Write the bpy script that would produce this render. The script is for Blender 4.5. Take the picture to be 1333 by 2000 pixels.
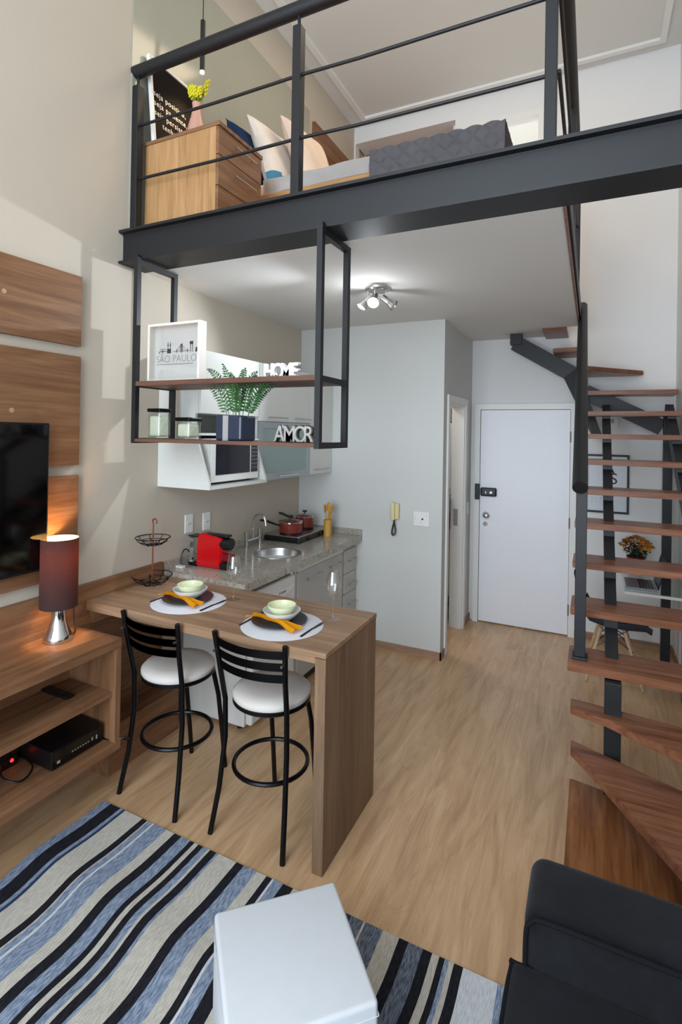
import bpy, bmesh, math, random
from mathutils import Vector, Matrix
random.seed(7)
sc = bpy.context.scene
C = sc.collection
for o in list(bpy.data.objects):
    bpy.data.objects.remove(o)

# ------------------------------------------------------------------ camera, world, light, exposure
sc.view_settings.view_transform = 'Standard'
sc.view_settings.look = 'None'
sc.view_settings.gamma = 1
sc.view_settings.use_curve_mapping = False
sc.view_settings.exposure = 0.0
cd = bpy.data.cameras.new('camera')
cd.sensor_fit = 'VERTICAL'; cd.sensor_height = 36; cd.sensor_width = 24
cd.lens = 36 * 1020 / 2000
cd.shift_x = 0; cd.shift_y = (841.1 - 1000) / 2000
cd.clip_start = 0.05
cam = bpy.data.objects.new('camera', cd); C.objects.link(cam)
yaw, pitch, roll = -0.44879, 0.00439, -0.01685
fw = Vector((math.sin(yaw) * math.cos(pitch), math.cos(yaw) * math.cos(pitch), math.sin(pitch)))
rt = Vector((math.cos(yaw), -math.sin(yaw), 0)); dn = fw.cross(rt)
r2 = math.cos(roll) * rt + math.sin(roll) * dn
d2 = -math.sin(roll) * rt + math.cos(roll) * dn
M = Matrix((r2, -d2, -fw)).transposed().to_4x4()
M.translation = Vector((2.46223, 0, 1.85))
cam.matrix_world = M
sc.camera = cam

w = bpy.data.worlds.new('world'); sc.world = w; w.use_nodes = True
w.node_tree.nodes['Background'].inputs[0].default_value = (0.80, 0.89, 1.0, 1)
w.node_tree.nodes['Background'].inputs[1].default_value = 0.8

def light(name, kind, loc, power, color, size=0.1, target=None, size_y=None, spot=None, blend=0.4):
    l = bpy.data.lights.new(name, kind); l.energy = power; l.color = color
    if kind == 'AREA':
        l.size = size
        if size_y: l.shape = 'RECTANGLE'; l.size_y = size_y
    else:
        l.shadow_soft_size = size
    if kind == 'SPOT': l.spot_size = math.radians(spot); l.spot_blend = blend
    o = bpy.data.objects.new(name, l); C.objects.link(o); o.location = loc
    if target is not None:
        o.rotation_euler = (Vector(target) - Vector(loc)).to_track_quat('-Z', 'Y').to_euler()
    return o
# daylight through the tall window behind the camera
light('window_daylight', 'AREA', (1.6, -2.12, 2.5), 275, (0.76, 0.88, 1.0), 2.7, (1.6, 5, 2.3), 4.4)

# ------------------------------------------------------------------ materials
def srgb(h):
    if isinstance(h, str):
        v = [int(h[i:i + 2], 16) / 255 for i in (0, 2, 4)]
    else: v = [x / 255 for x in h]
    return tuple(((c / 12.92) if c <= 0.04045 else ((c + 0.055) / 1.055) ** 2.4) for c in v) + (1,)
def newmat(name):
    m = bpy.data.materials.new(name); m.use_nodes = True
    nt = m.node_tree; return m, nt, nt.nodes['Principled BSDF']
def coords(nt, scale=(1, 1, 1), rot=(0, 0, 0), loc=(0, 0, 0)):
    t = nt.nodes.new('ShaderNodeTexCoord'); mp = nt.nodes.new('ShaderNodeMapping')
    mp.inputs['Scale'].default_value = scale; mp.inputs['Rotation'].default_value = rot; mp.inputs['Location'].default_value = loc
    nt.links.new(t.outputs['Object'], mp.inputs['Vector']); return mp.outputs['Vector']
def noise(nt, vec, scale, detail=4, rough=0.55, dist=0):
    n = nt.nodes.new('ShaderNodeTexNoise'); n.inputs['Scale'].default_value = scale
    n.inputs['Detail'].default_value = detail; n.inputs['Roughness'].default_value = rough; n.inputs['Distortion'].default_value = dist
    nt.links.new(vec, n.inputs['Vector']); return n.outputs['Fac']
def ramp(nt, fac, stops, interp='LINEAR'):
    r = nt.nodes.new('ShaderNodeValToRGB'); cr = r.color_ramp; cr.interpolation = interp
    while len(cr.elements) < len(stops): cr.elements.new(0.5)
    for e, (p, c) in zip(cr.elements, stops): e.position = p; e.color = c if len(c) == 4 else tuple(c) + (1,)
    nt.links.new(fac, r.inputs['Fac']); return r.outputs['Color']
def mixc(nt, a, b, fac, mode='MIX'):
    m = nt.nodes.new('ShaderNodeMix'); m.data_type = 'RGBA'; m.blend_type = mode
    for s, v in (('A', a), ('B', b)):
        i = [x for x in m.inputs if x.name == s and x.type == 'RGBA'][0]
        if isinstance(v, tuple): i.default_value = v
        else: nt.links.new(v, i)
    if isinstance(fac, (int, float)): m.inputs[0].default_value = fac
    else: nt.links.new(fac, m.inputs[0])
    return [x for x in m.outputs if x.type == 'RGBA'][0]
def bump(nt, p, h, strength=0.2, dist=0.01):
    b = nt.nodes.new('ShaderNodeBump'); b.inputs['Strength'].default_value = strength; b.inputs['Distance'].default_value = dist
    nt.links.new(h, b.inputs['Height']); nt.links.new(b.outputs['Normal'], p.inputs['Normal'])
def plain(name, col, rough=0.5, metal=0.0, spec=0.5, nb=0.0, ns=60, coat=0, emit=0):
    m, nt, p = newmat(name); c = srgb(col)
    p.inputs['Roughness'].default_value = rough; p.inputs['Metallic'].default_value = metal
    p.inputs['Specular IOR Level'].default_value = spec; p.inputs['Coat Weight'].default_value = coat
    v = coords(nt); n = noise(nt, v, ns, 3)
    lo = tuple(x * 0.985 for x in c[:3]) + (1,); hi = tuple(min(1, x * 1.015) for x in c[:3]) + (1,)
    nt.links.new(ramp(nt, n, [(0.3, lo), (0.7, hi)]), p.inputs['Base Color'])
    if nb: bump(nt, p, n, nb, 0.004)
    if emit:
        p.inputs['Emission Color'].default_value = c; p.inputs['Emission Strength'].default_value = emit
    return m
def wood(name, dark, mid, light_, axis='Y', grain=1.0, rough=0.5, bs=0.08):
    m, nt, p = newmat(name)
    s = {'X': (0.7, 9, 9), 'Y': (9, 0.7, 9), 'Z': (9, 9, 0.7)}[axis]
    v = coords(nt, tuple(k * grain for k in s))
    n1 = noise(nt, v, 2.2, 8, 0.6, 0.6)
    s2 = {'X': (2, 160, 160), 'Y': (160, 2, 160), 'Z': (160, 160, 2)}[axis]
    n2 = noise(nt, coords(nt, s2), 1.3, 3, 0.6)
    c1 = ramp(nt, n1, [(0.30, srgb(dark)), (0.5, srgb(mid)), (0.72, srgb(light_))])
    c2 = ramp(nt, n2, [(0.3, (0.82, 0.80, 0.78)), (0.65, (1.04, 1.03, 1.02))])
    nt.links.new(mixc(nt, c1, c2, 0.8, 'MULTIPLY'), p.inputs['Base Color'])
    p.inputs['Roughness'].default_value = rough; p.inputs['Specular IOR Level'].default_value = 0.3
    bump(nt, p, n2, bs, 0.002)
    return m
def glassm(name, col=(1, 1, 1, 1), rough=0.0, ior=1.45):
    m, nt, p = newmat(name)
    p.inputs['Base Color'].default_value = col; p.inputs['Transmission Weight'].default_value = 1
    p.inputs['Roughness'].default_value = rough; p.inputs['IOR'].default_value = ior
    return m
def emis(name, col, st):
    m, nt, p = newmat(name); p.inputs['Base Color'].default_value = srgb(col)
    p.inputs['Emission Color'].default_value = srgb(col); p.inputs['Emission Strength'].default_value = st
    return m

WALLC = 'c5baaa'
m_wall = plain('wall_paint', WALLC, 0.7, nb=0.03, ns=180, spec=0.25)
m_wallw = plain('white_wall_paint', 'e6e5e4', 0.7, nb=0.03, ns=180, spec=0.25)
m_wallk = plain('kitchen_wall_paint', 'd0d0cc', 0.7, nb=0.03, ns=180, spec=0.25)
m_ceil = plain('ceiling_paint', 'dedbd6', 0.8, nb=0.02, ns=160, spec=0.2)
m_white = plain('white_lacquer', 'e4e3de', 0.3)
m_doorw = plain('white_door_paint', 'eeeef2', 0.4)
m_trimw = plain('white_trim', 'eae8e4', 0.4)
m_steel = plain('black_steel', '131418', 0.5, nb=0.05, ns=300)
m_black = plain('black_plastic', '0d0d0f', 0.35)
m_dkmetal = plain('dark_metal', '151416', 0.32, 0.6)
m_chrome = plain('chrome', 'd8d8d8', 0.12, 1.0)
m_brush = plain('brushed_steel', 'b6b5b2', 0.3, 1.0)
m_alum = plain('aluminium', 'aeb4b8', 0.4, 0.7)
m_copper = plain('copper', 'a8674e', 0.3, 0.9)
V = dict(dark='694830', mid='835d41', light_='997253')
m_wy = wood('veneer_grain_y', axis='Y', **V)
m_wx = wood('veneer_grain_x', axis='X', **V)
m_wz = wood('veneer_grain_z', axis='Z', **V)
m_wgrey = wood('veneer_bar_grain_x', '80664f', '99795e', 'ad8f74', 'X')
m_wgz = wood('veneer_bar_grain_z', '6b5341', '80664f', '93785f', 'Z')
m_wardrobe = wood('wardrobe_wood', '84501f', 'a0662f', 'b67c42', 'Z')
m_loftz = wood('dresser_side_wood', '9b7347', 'b48a5d', 'c79d70', 'Z')
m_loftx = wood('bed_wood', '9b7347', 'b48a5d', 'c79d70', 'X')
m_stair = wood('stair_wood', '653c29', '84563e', '9f6c52', 'X', 1.4, 0.3)
m_stairy = wood('stair_wood_grain_y', '6a3f24', '8a5733', 'a57148', 'Y', 1.6, 0.3)
m_shelfw = wood('shelf_board_wood', '4c332a', '66483b', '7b5a4a', 'X')
m_base = wood('baseboard_wood', '8c6c56', 'a18069', 'b3947c', 'X')
m_glass = glassm('clear_glass')
def thin_glass(name, tint=(1, 1, 1, 1), base=0.04):
    m, nt, p = newmat(name); out = nt.nodes['Material Output']
    tr = nt.nodes.new('ShaderNodeBsdfTransparent'); gl = nt.nodes.new('ShaderNodeBsdfGlossy'); mx = nt.nodes.new('ShaderNodeMixShader')
    lw = nt.nodes.new('ShaderNodeLayerWeight'); lw.inputs[0].default_value = 0.12
    mr = nt.nodes.new('ShaderNodeMapRange'); mr.inputs['To Min'].default_value = base; mr.inputs['To Max'].default_value = 0.5
    tr.inputs[0].default_value = tint; gl.inputs['Roughness'].default_value = 0.02
    nt.links.new(lw.outputs['Facing'], mr.inputs['Value']); nt.links.new(mr.outputs[0], mx.inputs[0])
    nt.links.new(tr.outputs[0], mx.inputs[1]); nt.links.new(gl.outputs[0], mx.inputs[2]); nt.links.new(mx.outputs[0], out.inputs[0])
    return m
m_thin = thin_glass('thin_clear_glass', base=.10)
m_frost = plain('frosted_glass', '93a6a4', 0.22, 0.15)
m_lens = emis('lit_lamp_lens', 'ffffff', 25)
m_warm = emis('warm_lamp_lens', 'ffcf8a', 30)

# laminate floor
m_floor, nt, p = newmat('laminate_floor')
v = coords(nt, (1, 1, 1), (0, 0, math.pi / 2))
br = nt.nodes.new('ShaderNodeTexBrick'); br.offset = 0.37; br.inputs['Scale'].default_value = 1
br.inputs['Brick Width'].default_value = 1.28; br.inputs['Row Height'].default_value = 0.192
br.inputs['Mortar Size'].default_value = 0.0009; br.inputs['Mortar Smooth'].default_value = 0.2; br.inputs['Bias'].default_value = 0
br.inputs['Color1'].default_value = (0.95, 0.95, 0.95, 1); br.inputs['Color2'].default_value = (1.03, 1.03, 1.03, 1)
br.inputs['Mortar'].default_value = (0.8, 0.77, 0.74, 1)
nt.links.new(v, br.inputs['Vector'])
n1 = noise(nt, coords(nt, (7, 0.9, 1)), 2.0, 8, 0.62, 0.9)
n2 = noise(nt, coords(nt, (120, 4, 1)), 1.0, 5, 0.7)
n3 = noise(nt, coords(nt, (2.5, 1.1, 1), (0, 0, 0), (3, 1, 0)), 3.0, 5, 0.7, 1.6)
c1 = ramp(nt, n1, [(0.28, srgb('b08a66')), (0.5, srgb('caa37b')), (0.74, srgb('dcba93'))])
c2 = ramp(nt, n2, [(0.3, (0.84, 0.82, 0.80)), (0.62, (1.05, 1.05, 1.05))])
c3 = ramp(nt, n3, [(0.27, (0.72, 0.62, 0.54)), (0.38, (1, 1, 1))])
cc = mixc(nt, mixc(nt, mixc(nt, c1, c2, 0.7, 'MULTIPLY'), br.outputs['Color'], 1.0, 'MULTIPLY'), c3, 0.6, 'MULTIPLY')
nt.links.new(cc, p.inputs['Base Color']); p.inputs['Roughness'].default_value = 0.34
bump(nt, p, n2, 0.04, 0.002)

# granite
m_gran, nt, p = newmat('granite')
v = coords(nt); vo = nt.nodes.new('ShaderNodeTexVoronoi'); vo.inputs['Scale'].default_value = 130; nt.links.new(v, vo.inputs['Vector'])
c = ramp(nt, vo.outputs['Distance'], [(0.1, srgb('85807a')), (0.4, srgb('a29b91')), (0.8, srgb('b9b3a8'))])
c2 = ramp(nt, noise(nt, v, 55, 6, 0.7), [(0.36, srgb('4d4740')), (0.46, srgb('aaa397')), (0.7, srgb('ccc7bd'))])
c3 = ramp(nt, noise(nt, v, 5, 4, 0.6, 1), [(0.35, (0.86, 0.84, 0.8)), (0.65, (1.05, 1.04, 1.03))])
nt.links.new(mixc(nt, mixc(nt, c, c2, 0.55), c3, 0.8, 'MULTIPLY'), p.inputs['Base Color']); p.inputs['Roughness'].default_value = 0.14

# mirror
m_panelg = plain('grey_glass_panel', 'a9a797', 0.12)
m_mirror, nt, p = newmat('mirror_glass')
p.inputs['Base Color'].default_value = (0.66, 0.68, 0.64, 1); p.inputs['Metallic'].default_value = 1; p.inputs['Roughness'].default_value = 0.1

# fabrics
def fabric(name, col, ns=420, strength=0.35, rough=0.9, var=0.16, sheen=0.0):
    m, nt, p = newmat(name); c = srgb(col); v = coords(nt)
    n = noise(nt, v, ns, 2); nb_ = noise(nt, v, 7, 4)
    lo = tuple(x * (1 - var) for x in c[:3]) + (1,); hi = tuple(min(1, x * (1 + var)) for x in c[:3]) + (1,)
    a = ramp(nt, n, [(0.3, lo), (0.7, hi)]); b = ramp(nt, nb_, [(0.3, (0.9, 0.9, 0.9)), (0.7, (1.08, 1.08, 1.08))])
    nt.links.new(mixc(nt, a, b, 0.6, 'MULTIPLY'), p.inputs['Base Color'])
    p.inputs['Roughness'].default_value = rough; p.inputs['Specular IOR Level'].default_value = 0.2
    p.inputs['Sheen Weight'].default_value = sheen
    bump(nt, p, n, strength, 0.002); return m
m_sofa = fabric('black_velvet_fabric', '111116', 700, 0.4, 0.85, 0.3, 0.08)
nt = m_sofa.node_tree; p = nt.nodes['Principled BSDF']; lk = p.inputs['Base Color'].links[0].from_socket
nt.links.new(mixc(nt, lk, ramp(nt, noise(nt, coords(nt, (5, 5, 5)), 1.0, 5, 0.65, 0.6), [(0.35, (0.6, 0.6, 0.6)), (0.7, (2.0, 1.95, 2.0))]), 1.0, 'MULTIPLY'), p.inputs['Base Color'])
m_sofap = fabric('black_piping', '121216', 500, 0.2)
m_linen = fabric('white_linen', 'e4dfdc', 500, 0.1, var=0.03)
m_pillw = fabric('cream_pillow_fabric', 'e6dace', 400, 0.15, var=0.04)
m_pillp = fabric('pale_pink_pillow_fabric', 'dcc6b4', 400, 0.15, var=0.05)
m_navy = fabric('navy_fabric', '1c3050', 400, 0.2)
m_quilt = fabric('grey_quilt_fabric', '837f84', 600, 0.2, var=0.08)
m_yellow = fabric('yellow_napkin_cloth', 'ffb618', 500, 0.15, var=0.04)
m_vinyl = plain('white_vinyl', 'cfd2d6', 0.45, nb=0.08, ns=25)
m_seat = plain('cream_seat_vinyl', 'dcd5cd', 0.4, nb=0.1, ns=18)
m_mat = fabric('white_placemat', 'd9d9dd', 300, 0.3, var=0.04)
def weave(name, col, col2):
    m, nt, p = newmat(name)
    n = noise(nt, coords(nt, (260, 34, 1), (0, 0, 0.5)), 1.0, 2, 0.5)
    n2 = noise(nt, coords(nt, (420, 420, 1)), 1.0, 1)
    a = ramp(nt, n, [(0.38, srgb(col)), (0.62, srgb(col2))])
    b = ramp(nt, n2, [(0.3, (0.85, 0.85, 0.85)), (0.7, (1.1, 1.1, 1.1))])
    nt.links.new(mixc(nt, a, b, 1, 'MULTIPLY'), p.inputs['Base Color']); p.inputs['Roughness'].default_value = 0.95
    p.inputs['Specular IOR Level'].default_value = 0.1
    bump(nt, p, n2, 0.5, 0.003); return m
RUG = {'k': weave('rug_black_yarn', '1c1c20', '2a2a30'), 'c': weave('rug_cream_yarn', 'b7b0a3', 'd0cabf'),
       'b': weave('rug_blue_yarn', '64748e', 'a0abbb'), 'n': weave('rug_navy_yarn', '2c3550', '3c4868'),
       'g': weave('rug_slate_yarn', '4b5363', '7f8894'), 'w': weave('rug_white_yarn', 'c3c5c8', 'dadcdf')}

# ------------------------------------------------------------------ mesh builder
class MB:
    def __init__(s): s.bm = bmesh.new()
    def _merge(s, tmp):
        me = bpy.data.meshes.new('t'); tmp.to_mesh(me); tmp.free(); s.bm.from_mesh(me); bpy.data.meshes.remove(me); return s
    def box(s, x0, x1, y0, y1, z0, z1, bev=0.0, seg=2, rot=None):
        b = bmesh.new()
        mt = Matrix.Translation(((x0 + x1) / 2, (y0 + y1) / 2, (z0 + z1) / 2))
        if rot is not None: mt = mt @ rot
        mt = mt @ Matrix.Diagonal((abs(x1 - x0), abs(y1 - y0), abs(z1 - z0), 1))
        bmesh.ops.create_cube(b, size=1, matrix=mt)
        if bev: bmesh.ops.bevel(b, geom=b.edges[:], offset=bev, segments=seg, affect='EDGES', profile=0.5)
        return s._merge(b)
    def cyl(s, p0, p1, r0, r1=None, seg=20, caps=True, bev=0):
        r1 = r0 if r1 is None else r1
        p0, p1 = Vector(p0), Vector(p1); d = p1 - p0
        b = bmesh.new()
        mt = Matrix.Translation((p0 + p1) / 2) @ d.to_track_quat('Z', 'Y').to_matrix().to_4x4()
        bmesh.ops.create_cone(b, cap_ends=caps, segments=seg, radius1=r0, radius2=r1, depth=d.length, matrix=mt)
        return s._merge(b)
    def cable(s, pts, r, seg=6):
        P = [Vector(p) for p in pts]; P = [P[0]] + P + [P[-1]]; out = []
        for i in range(1, len(P) - 2):
            for k in range(8):
                u = k / 8; a, b_, c, d_ = P[i - 1:i + 3]
                out.append(.5 * ((2 * b_) + (c - a) * u + (2 * a - 5 * b_ + 4 * c - d_) * u * u + (3 * b_ - a - 3 * c + d_) * u ** 3))
        return s.tube(out + [P[-1]], r, seg)
    def tube(s, pts, r, seg=8, closed=False, rs=None):
        pts = [Vector(p) for p in pts]; n = len(pts); rings = []
        up = Vector((0, 0, 1)); prev = None
        for i, p in enumerate(pts):
            if closed: t = pts[(i + 1) % n] - pts[i - 1]
            else: t = pts[min(i + 1, n - 1)] - pts[max(i - 1, 0)]
            t.normalize()
            if prev is None: a = t.cross(up) if abs(t.z) < 0.95 else t.cross(Vector((1, 0, 0)))
            else: a = prev - t * prev.dot(t)
            a.normalize(); prev = a; bb = t.cross(a)
            rr = rs[i] if rs else r
            rings.append([s.bm.verts.new(p + (a * math.cos(k * 2 * math.pi / seg) + bb * math.sin(k * 2 * math.pi / seg)) * rr) for k in range(seg)])
        m = n if closed else n - 1
        for i in range(m):
            A, B = rings[i], rings[(i + 1) % n]
            off = 0
            if closed and i == n - 1:
                off = min(range(seg), key=lambda o: (A[0].co - B[o].co).length)
            for k in range(seg):
                s.bm.faces.new((A[k], A[(k + 1) % seg], B[(k + 1 + off) % seg], B[(k + off) % seg]))
        if not closed:
            s.bm.faces.new(rings[0][::-1]); s.bm.faces.new(rings[-1])
        return s
    def bar(s, pts, w, h):   # rectangular section in the X (w) direction, h perpendicular in the YZ / XZ plane
        pts = [Vector(p) for p in pts]; n = len(pts); rings = []
        for i, p in enumerate(pts):
            t = (pts[min(i + 1, n - 1)] - pts[max(i - 1, 0)]).normalized()
            side = Vector((1, 0, 0)) if abs(t.x) < 0.5 else Vector((0, 1, 0))
            side = (side - t * side.dot(t)).normalized(); nn = t.cross(side)
            rings.append([s.bm.verts.new(p + side * a * w / 2 + nn * b * h / 2) for a, b in ((1, 1), (1, -1), (-1, -1), (-1, 1))])
        for i in range(n - 1):
            for k in range(4): s.bm.faces.new((rings[i][k], rings[i][(k + 1) % 4], rings[i + 1][(k + 1) % 4], rings[i + 1][k]))
        s.bm.faces.new(rings[0][::-1]); s.bm.faces.new(rings[-1]); return s
    def lathe(s, prof, c=(0, 0, 0), seg=40, sx=1, sy=1):
        c = Vector(c); rings = []
        for r, z in prof:
            if r < 1e-6: rings.append([s.bm.verts.new(c + Vector((0, 0, z)))])
            else: rings.append([s.bm.verts.new(c + Vector((sx * r * math.cos(k * 2 * math.pi / seg), sy * r * math.sin(k * 2 * math.pi / seg), z))) for k in range(seg)])
        for A, B in zip(rings, rings[1:]):
            for k in range(seg):
                k2 = (k + 1) % seg
                if len(A) == 1 and len(B) == 1: continue
                if len(A) == 1: s.bm.faces.new((A[0], B[k2], B[k]))
                elif len(B) == 1: s.bm.faces.new((A[k], A[k2], B[0]))
                else: s.bm.faces.new((A[k], A[k2], B[k2], B[k]))
        return s
    def prism(s, poly, z0, z1, axis='Z', bev=0):
        b = bmesh.new()
        def mk(a, c, d): return {'Z': (a, c, d), 'Y': (a, d, c), 'X': (d, a, c)}[axis]
        lo = [b.verts.new(mk(a, c, z0)) for a, c in poly]; hi = [b.verts.new(mk(a, c, z1)) for a, c in poly]
        n = len(poly); b.faces.new(lo); b.faces.new(hi)
        for i in range(n): b.faces.new((lo[i], lo[(i + 1) % n], hi[(i + 1) % n], hi[i]))
        bmesh.ops.recalc_face_normals(b, faces=b.faces[:])
        if bev: bmesh.ops.bevel(b, geom=b.edges[:], offset=bev, segments=2, affect='EDGES')
        return s._merge(b)
    def grid(s, fn, nu, nv):
        g = [[s.bm.verts.new(fn(i / nu, j / nv)) for j in range(nv + 1)] for i in range(nu + 1)]
        for i in range(nu):
            for j in range(nv): s.bm.faces.new((g[i][j], g[i + 1][j], g[i + 1][j + 1], g[i][j + 1]))
        return s
    def sphere(s, c, r, sc_=(1, 1, 1), seg=16):
        b = bmesh.new()
        bmesh.ops.create_uvsphere(b, u_segments=seg, v_segments=seg // 2 + 2, radius=r, matrix=Matrix.Translation(c) @ Matrix.Diagonal((*sc_, 1)))
        return s._merge(b)
    def xf(s, mt): bmesh.ops.transform(s.bm, matrix=mt, verts=s.bm.verts[:]); return s
    def build(s, name, mat, parent=None, smooth=False, recalc=True):
        if recalc: bmesh.ops.recalc_face_normals(s.bm, faces=s.bm.faces[:])
        if smooth:
            for f in s.bm.faces: f.smooth = True
            for e in s.bm.edges:
                if len(e.link_faces) == 2 and e.calc_face_angle(0) > 0.7: e.smooth = False
        if parent is not None:
            r = parent
            while r.parent: r = r.parent
            bmesh.ops.translate(s.bm, vec=-r.location, verts=s.bm.verts[:])
        me = bpy.data.meshes.new(name); s.bm.to_mesh(me); s.bm.free()
        for m_ in (mat if isinstance(mat, list) else [mat]): me.materials.append(m_)
        o = bpy.data.objects.new(name, me); C.objects.link(o)
        if parent is not None: o.parent = parent
        return o
def tag(o, label, cat, group=None):
    o['label'] = label; o['category'] = cat
    if group: o['group'] = group
    return o
def thing(name, label, cat, loc=(0, 0, 0), group=None):
    o = bpy.data.objects.new(name, None); C.objects.link(o); o.location = loc; o.empty_display_size = 0.05
    return tag(o, label, cat, group)
def struct(o): o['kind'] = 'structure'; return o
def B(*a, **k): return MB().box(*a, **k)
def dup(root, loc, label, rz=0, remap=None):
    def cp(o, par):
        c = o.copy(); C.objects.link(c); c.parent = par
        for ch in list(o.children): cp(ch, c)
        return c
    c = cp(root, None); c.location = loc; c.rotation_euler = (0, 0, rz); c['label'] = label
    return c
def text(name, s, size, mat, mt, parent, extrude=0.001, align='LEFT', spacing=1.0, lines=1.0, sx=1.0, off=0.0):
    cu = bpy.data.curves.new('txt', 'FONT'); cu.body = s; cu.size = size; cu.extrude = extrude
    cu.align_x = align; cu.space_character = spacing; cu.space_line = lines; cu.offset = off
    t = bpy.data.objects.new('txt', cu); C.objects.link(t)
    dg = bpy.context.evaluated_depsgraph_get(); dg.update()
    me = bpy.data.meshes.new_from_object(t.evaluated_get(dg))
    bpy.data.objects.remove(t)
    me.name = name; me.transform(mt @ Matrix.Diagonal((sx, 1, 1, 1)))
    r = parent
    while r.parent: r = r.parent
    me.transform(Matrix.Translation(-r.location))
    me.materials.clear(); me.materials.append(mat)
    o = bpy.data.objects.new(name, me); C.objects.link(o); o.parent = parent; return o
FACE_Y = Matrix.Rotation(math.pi / 2, 4, 'X')                 # text facing -Y
FACE_X = Matrix.Rotation(math.pi / 2, 4, 'Z') @ FACE_Y        # text facing +X, running towards +Y
T = Matrix.Translation
PI = math.pi
def arc(c, r, a0, a1, n, plane='XY'):
    out = []
    for i in range(n + 1):
        a = a0 + (a1 - a0) * i / n; u, v_ = r * math.cos(a), r * math.sin(a)
        out.append({'XY': (c[0] + u, c[1] + v_, c[2]), 'XZ': (c[0] + u, c[1], c[2] + v_), 'YZ': (c[0], c[1] + u, c[2] + v_)}[plane])
    return out

# ------------------------------------------------------------------ setting
YI, YD, XI, XR, ZC, ZL, ZT, YW = 4.23, 5.33, 1.36, 3.11, 2.80, 2.99, 5.28, -2.2
struct(B(-0.12, XR + 0.12, YW - 0.2, 6.9, -0.12, 0).build('floor', m_floor))
struct(B(-0.12, 0, YW - 0.2, 6.9, 0, ZT).build('wall_left', m_wall))
struct(B(XR, XR + 0.12, YW - 0.2, 6.9, 0, ZT).build('wall_right', m_wallw))
struct(B(-0.12, XR + 0.12, YW - 0.2, 6.9, ZT, ZT + 0.1).build('ceiling', m_ceil))
struct(B(0, XI, YI, YI + 0.08, 0, ZC).build('wall_kitchen', m_wallk))
b = MB(); b.box(XI - 0.12, XI, YI + 0.08, 4.40, 0, ZC).box(XI - 0.12, XI, 5.02, YD, 0, ZC).box(XI - 0.12, XI, 4.40, 5.02, 2.13, ZC)
struct(b.build('wall_corridor', m_wallk))
b = MB(); b.box(0, XR, YD, YD + 0.1, 0, ZL).box(0, 0.02, YD, YD + 0.1, ZL, ZT).box(0.02, 1.146, YD, YD + 0.1, 5.10, ZT).box(1.146, 1.38, YD, YD + 0.1, ZL, ZT)
b.box(1.38, 1.955, YD, YD + 0.1, 4.95, ZT).box(1.955, XR, YD, YD + 0.1, ZL, ZT)
struct(b.build('wall_back', m_wallw))
b = MB(); b.box(0, 0.35, YW, YW + 0.12, 0, ZT).box(2.85, XR, YW, YW + 0.12, 0, ZT).box(0.35, 2.85, YW, YW + 0.12, 4.7, ZT)
struct(b.build('wall_front', m_wallw))
b = MB()
for x in (0.35, 1.6, 2.81): b.box(x, x + 0.04, YW + 0.02, YW + 0.07, 0, 4.7)
for z in (0, 2.3, 4.66): b.box(0.35, 2.85, YW + 0.02, YW + 0.07, z, z + 0.04)
struct(b.build('window_1', m_steel))
# room behind the loft door and closet back
b = MB(); b.box(1.1, 1.2, YD + 0.1, 6.8, ZL, ZT).box(2.1, 2.2, YD + 0.1, 6.8, ZL, ZT).box(1.1, 2.2, 6.7, 6.8, ZL, ZT)
struct(b.build('wall_loft_bathroom', m_wallw))
struct(B(0, XR, YD + 0.1, 6.9, ZL - 0.1, ZL).build('floor_loft_bathroom', m_wallw))
struct(B(0, 1.1, 5.62, 5.7, ZL, ZT).build('wall_closet', m_wallw))
struct(B(0.02, 1.1, YD + 0.1, 5.62, 5.10, ZT).build('wall_closet_soffit', m_wallw))
light('loft_bathroom_light', 'AREA', (1.65, 6.0, 5.1), 17, (0.96, 1.0, 0.97), 0.4, (1.65, 5.9, 3))
light('bathroom_light', 'AREA', (0.7, 4.8, 2.6), 9, (1.0, 0.98, 0.94), 0.4, (0.7, 4.8, 0))
# loft slab with stair opening
b = MB(); b.prism([(0, 2.331), (2.34, 2.331), (2.34, 4.9), (2.05, 4.9), (2.05, YD), (0, YD)], ZC, ZL - 0.02)
struct(b.build('ceiling_loft_slab', m_ceil))
b = MB(); b.prism([(0, 2.331), (2.35, 2.331), (2.35, 4.9), (2.05, 4.9), (2.05, YD), (0, YD)], ZL - 0.02, ZL)
struct(b.build('floor_loft', m_floor))
struct(B(2.34, 2.352, 2.33, 4.9, ZC - 0.005, ZL - 0.02).build('trim_slab_edge', m_stair))
struct(B(2.352, 2.364, 2.33, 4.9, ZC + 0.03, ZL - 0.03).build('trim_slab_steel', m_steel))
# ceiling moulding
b = MB()
x0, x1, y1, y0 = 0.15, 2.99, 5.17, -1.9
for (a0, a1, c0, c1) in ((x0, x1, y1, y1 + 0.05), (x0 - 0.0, x0 + 0.05, y0, y1), (x1 - 0.05, x1, y0, y1), (x0, x1, y0, y0 + 0.05)):
    b.box(a0, a1, c0, c1, ZT - 0.025, ZT)
struct(b.build('trim_ceiling', m_trimw))
# baseboards
struct(B(0.66, XI + 0.012, YI - 0.012, YI, 0, 0.062).build('baseboard_kitchen', m_base))
b = MB(); b.box(XI, XI + 0.012, YI - 0.012, 4.34, 0, 0.062).box(XI, XI + 0.012, 5.08, YD, 0, 0.062)
struct(b.build('baseboard_corridor', m_base))
struct(B(2.33, XR, YD - 0.012, YD, 0, 0.062).build('baseboard_back', m_base))
struct(B(XR - 0.012, XR, 2.9, YD, 0, 0.062).build('baseboard_right', m_base))
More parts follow.
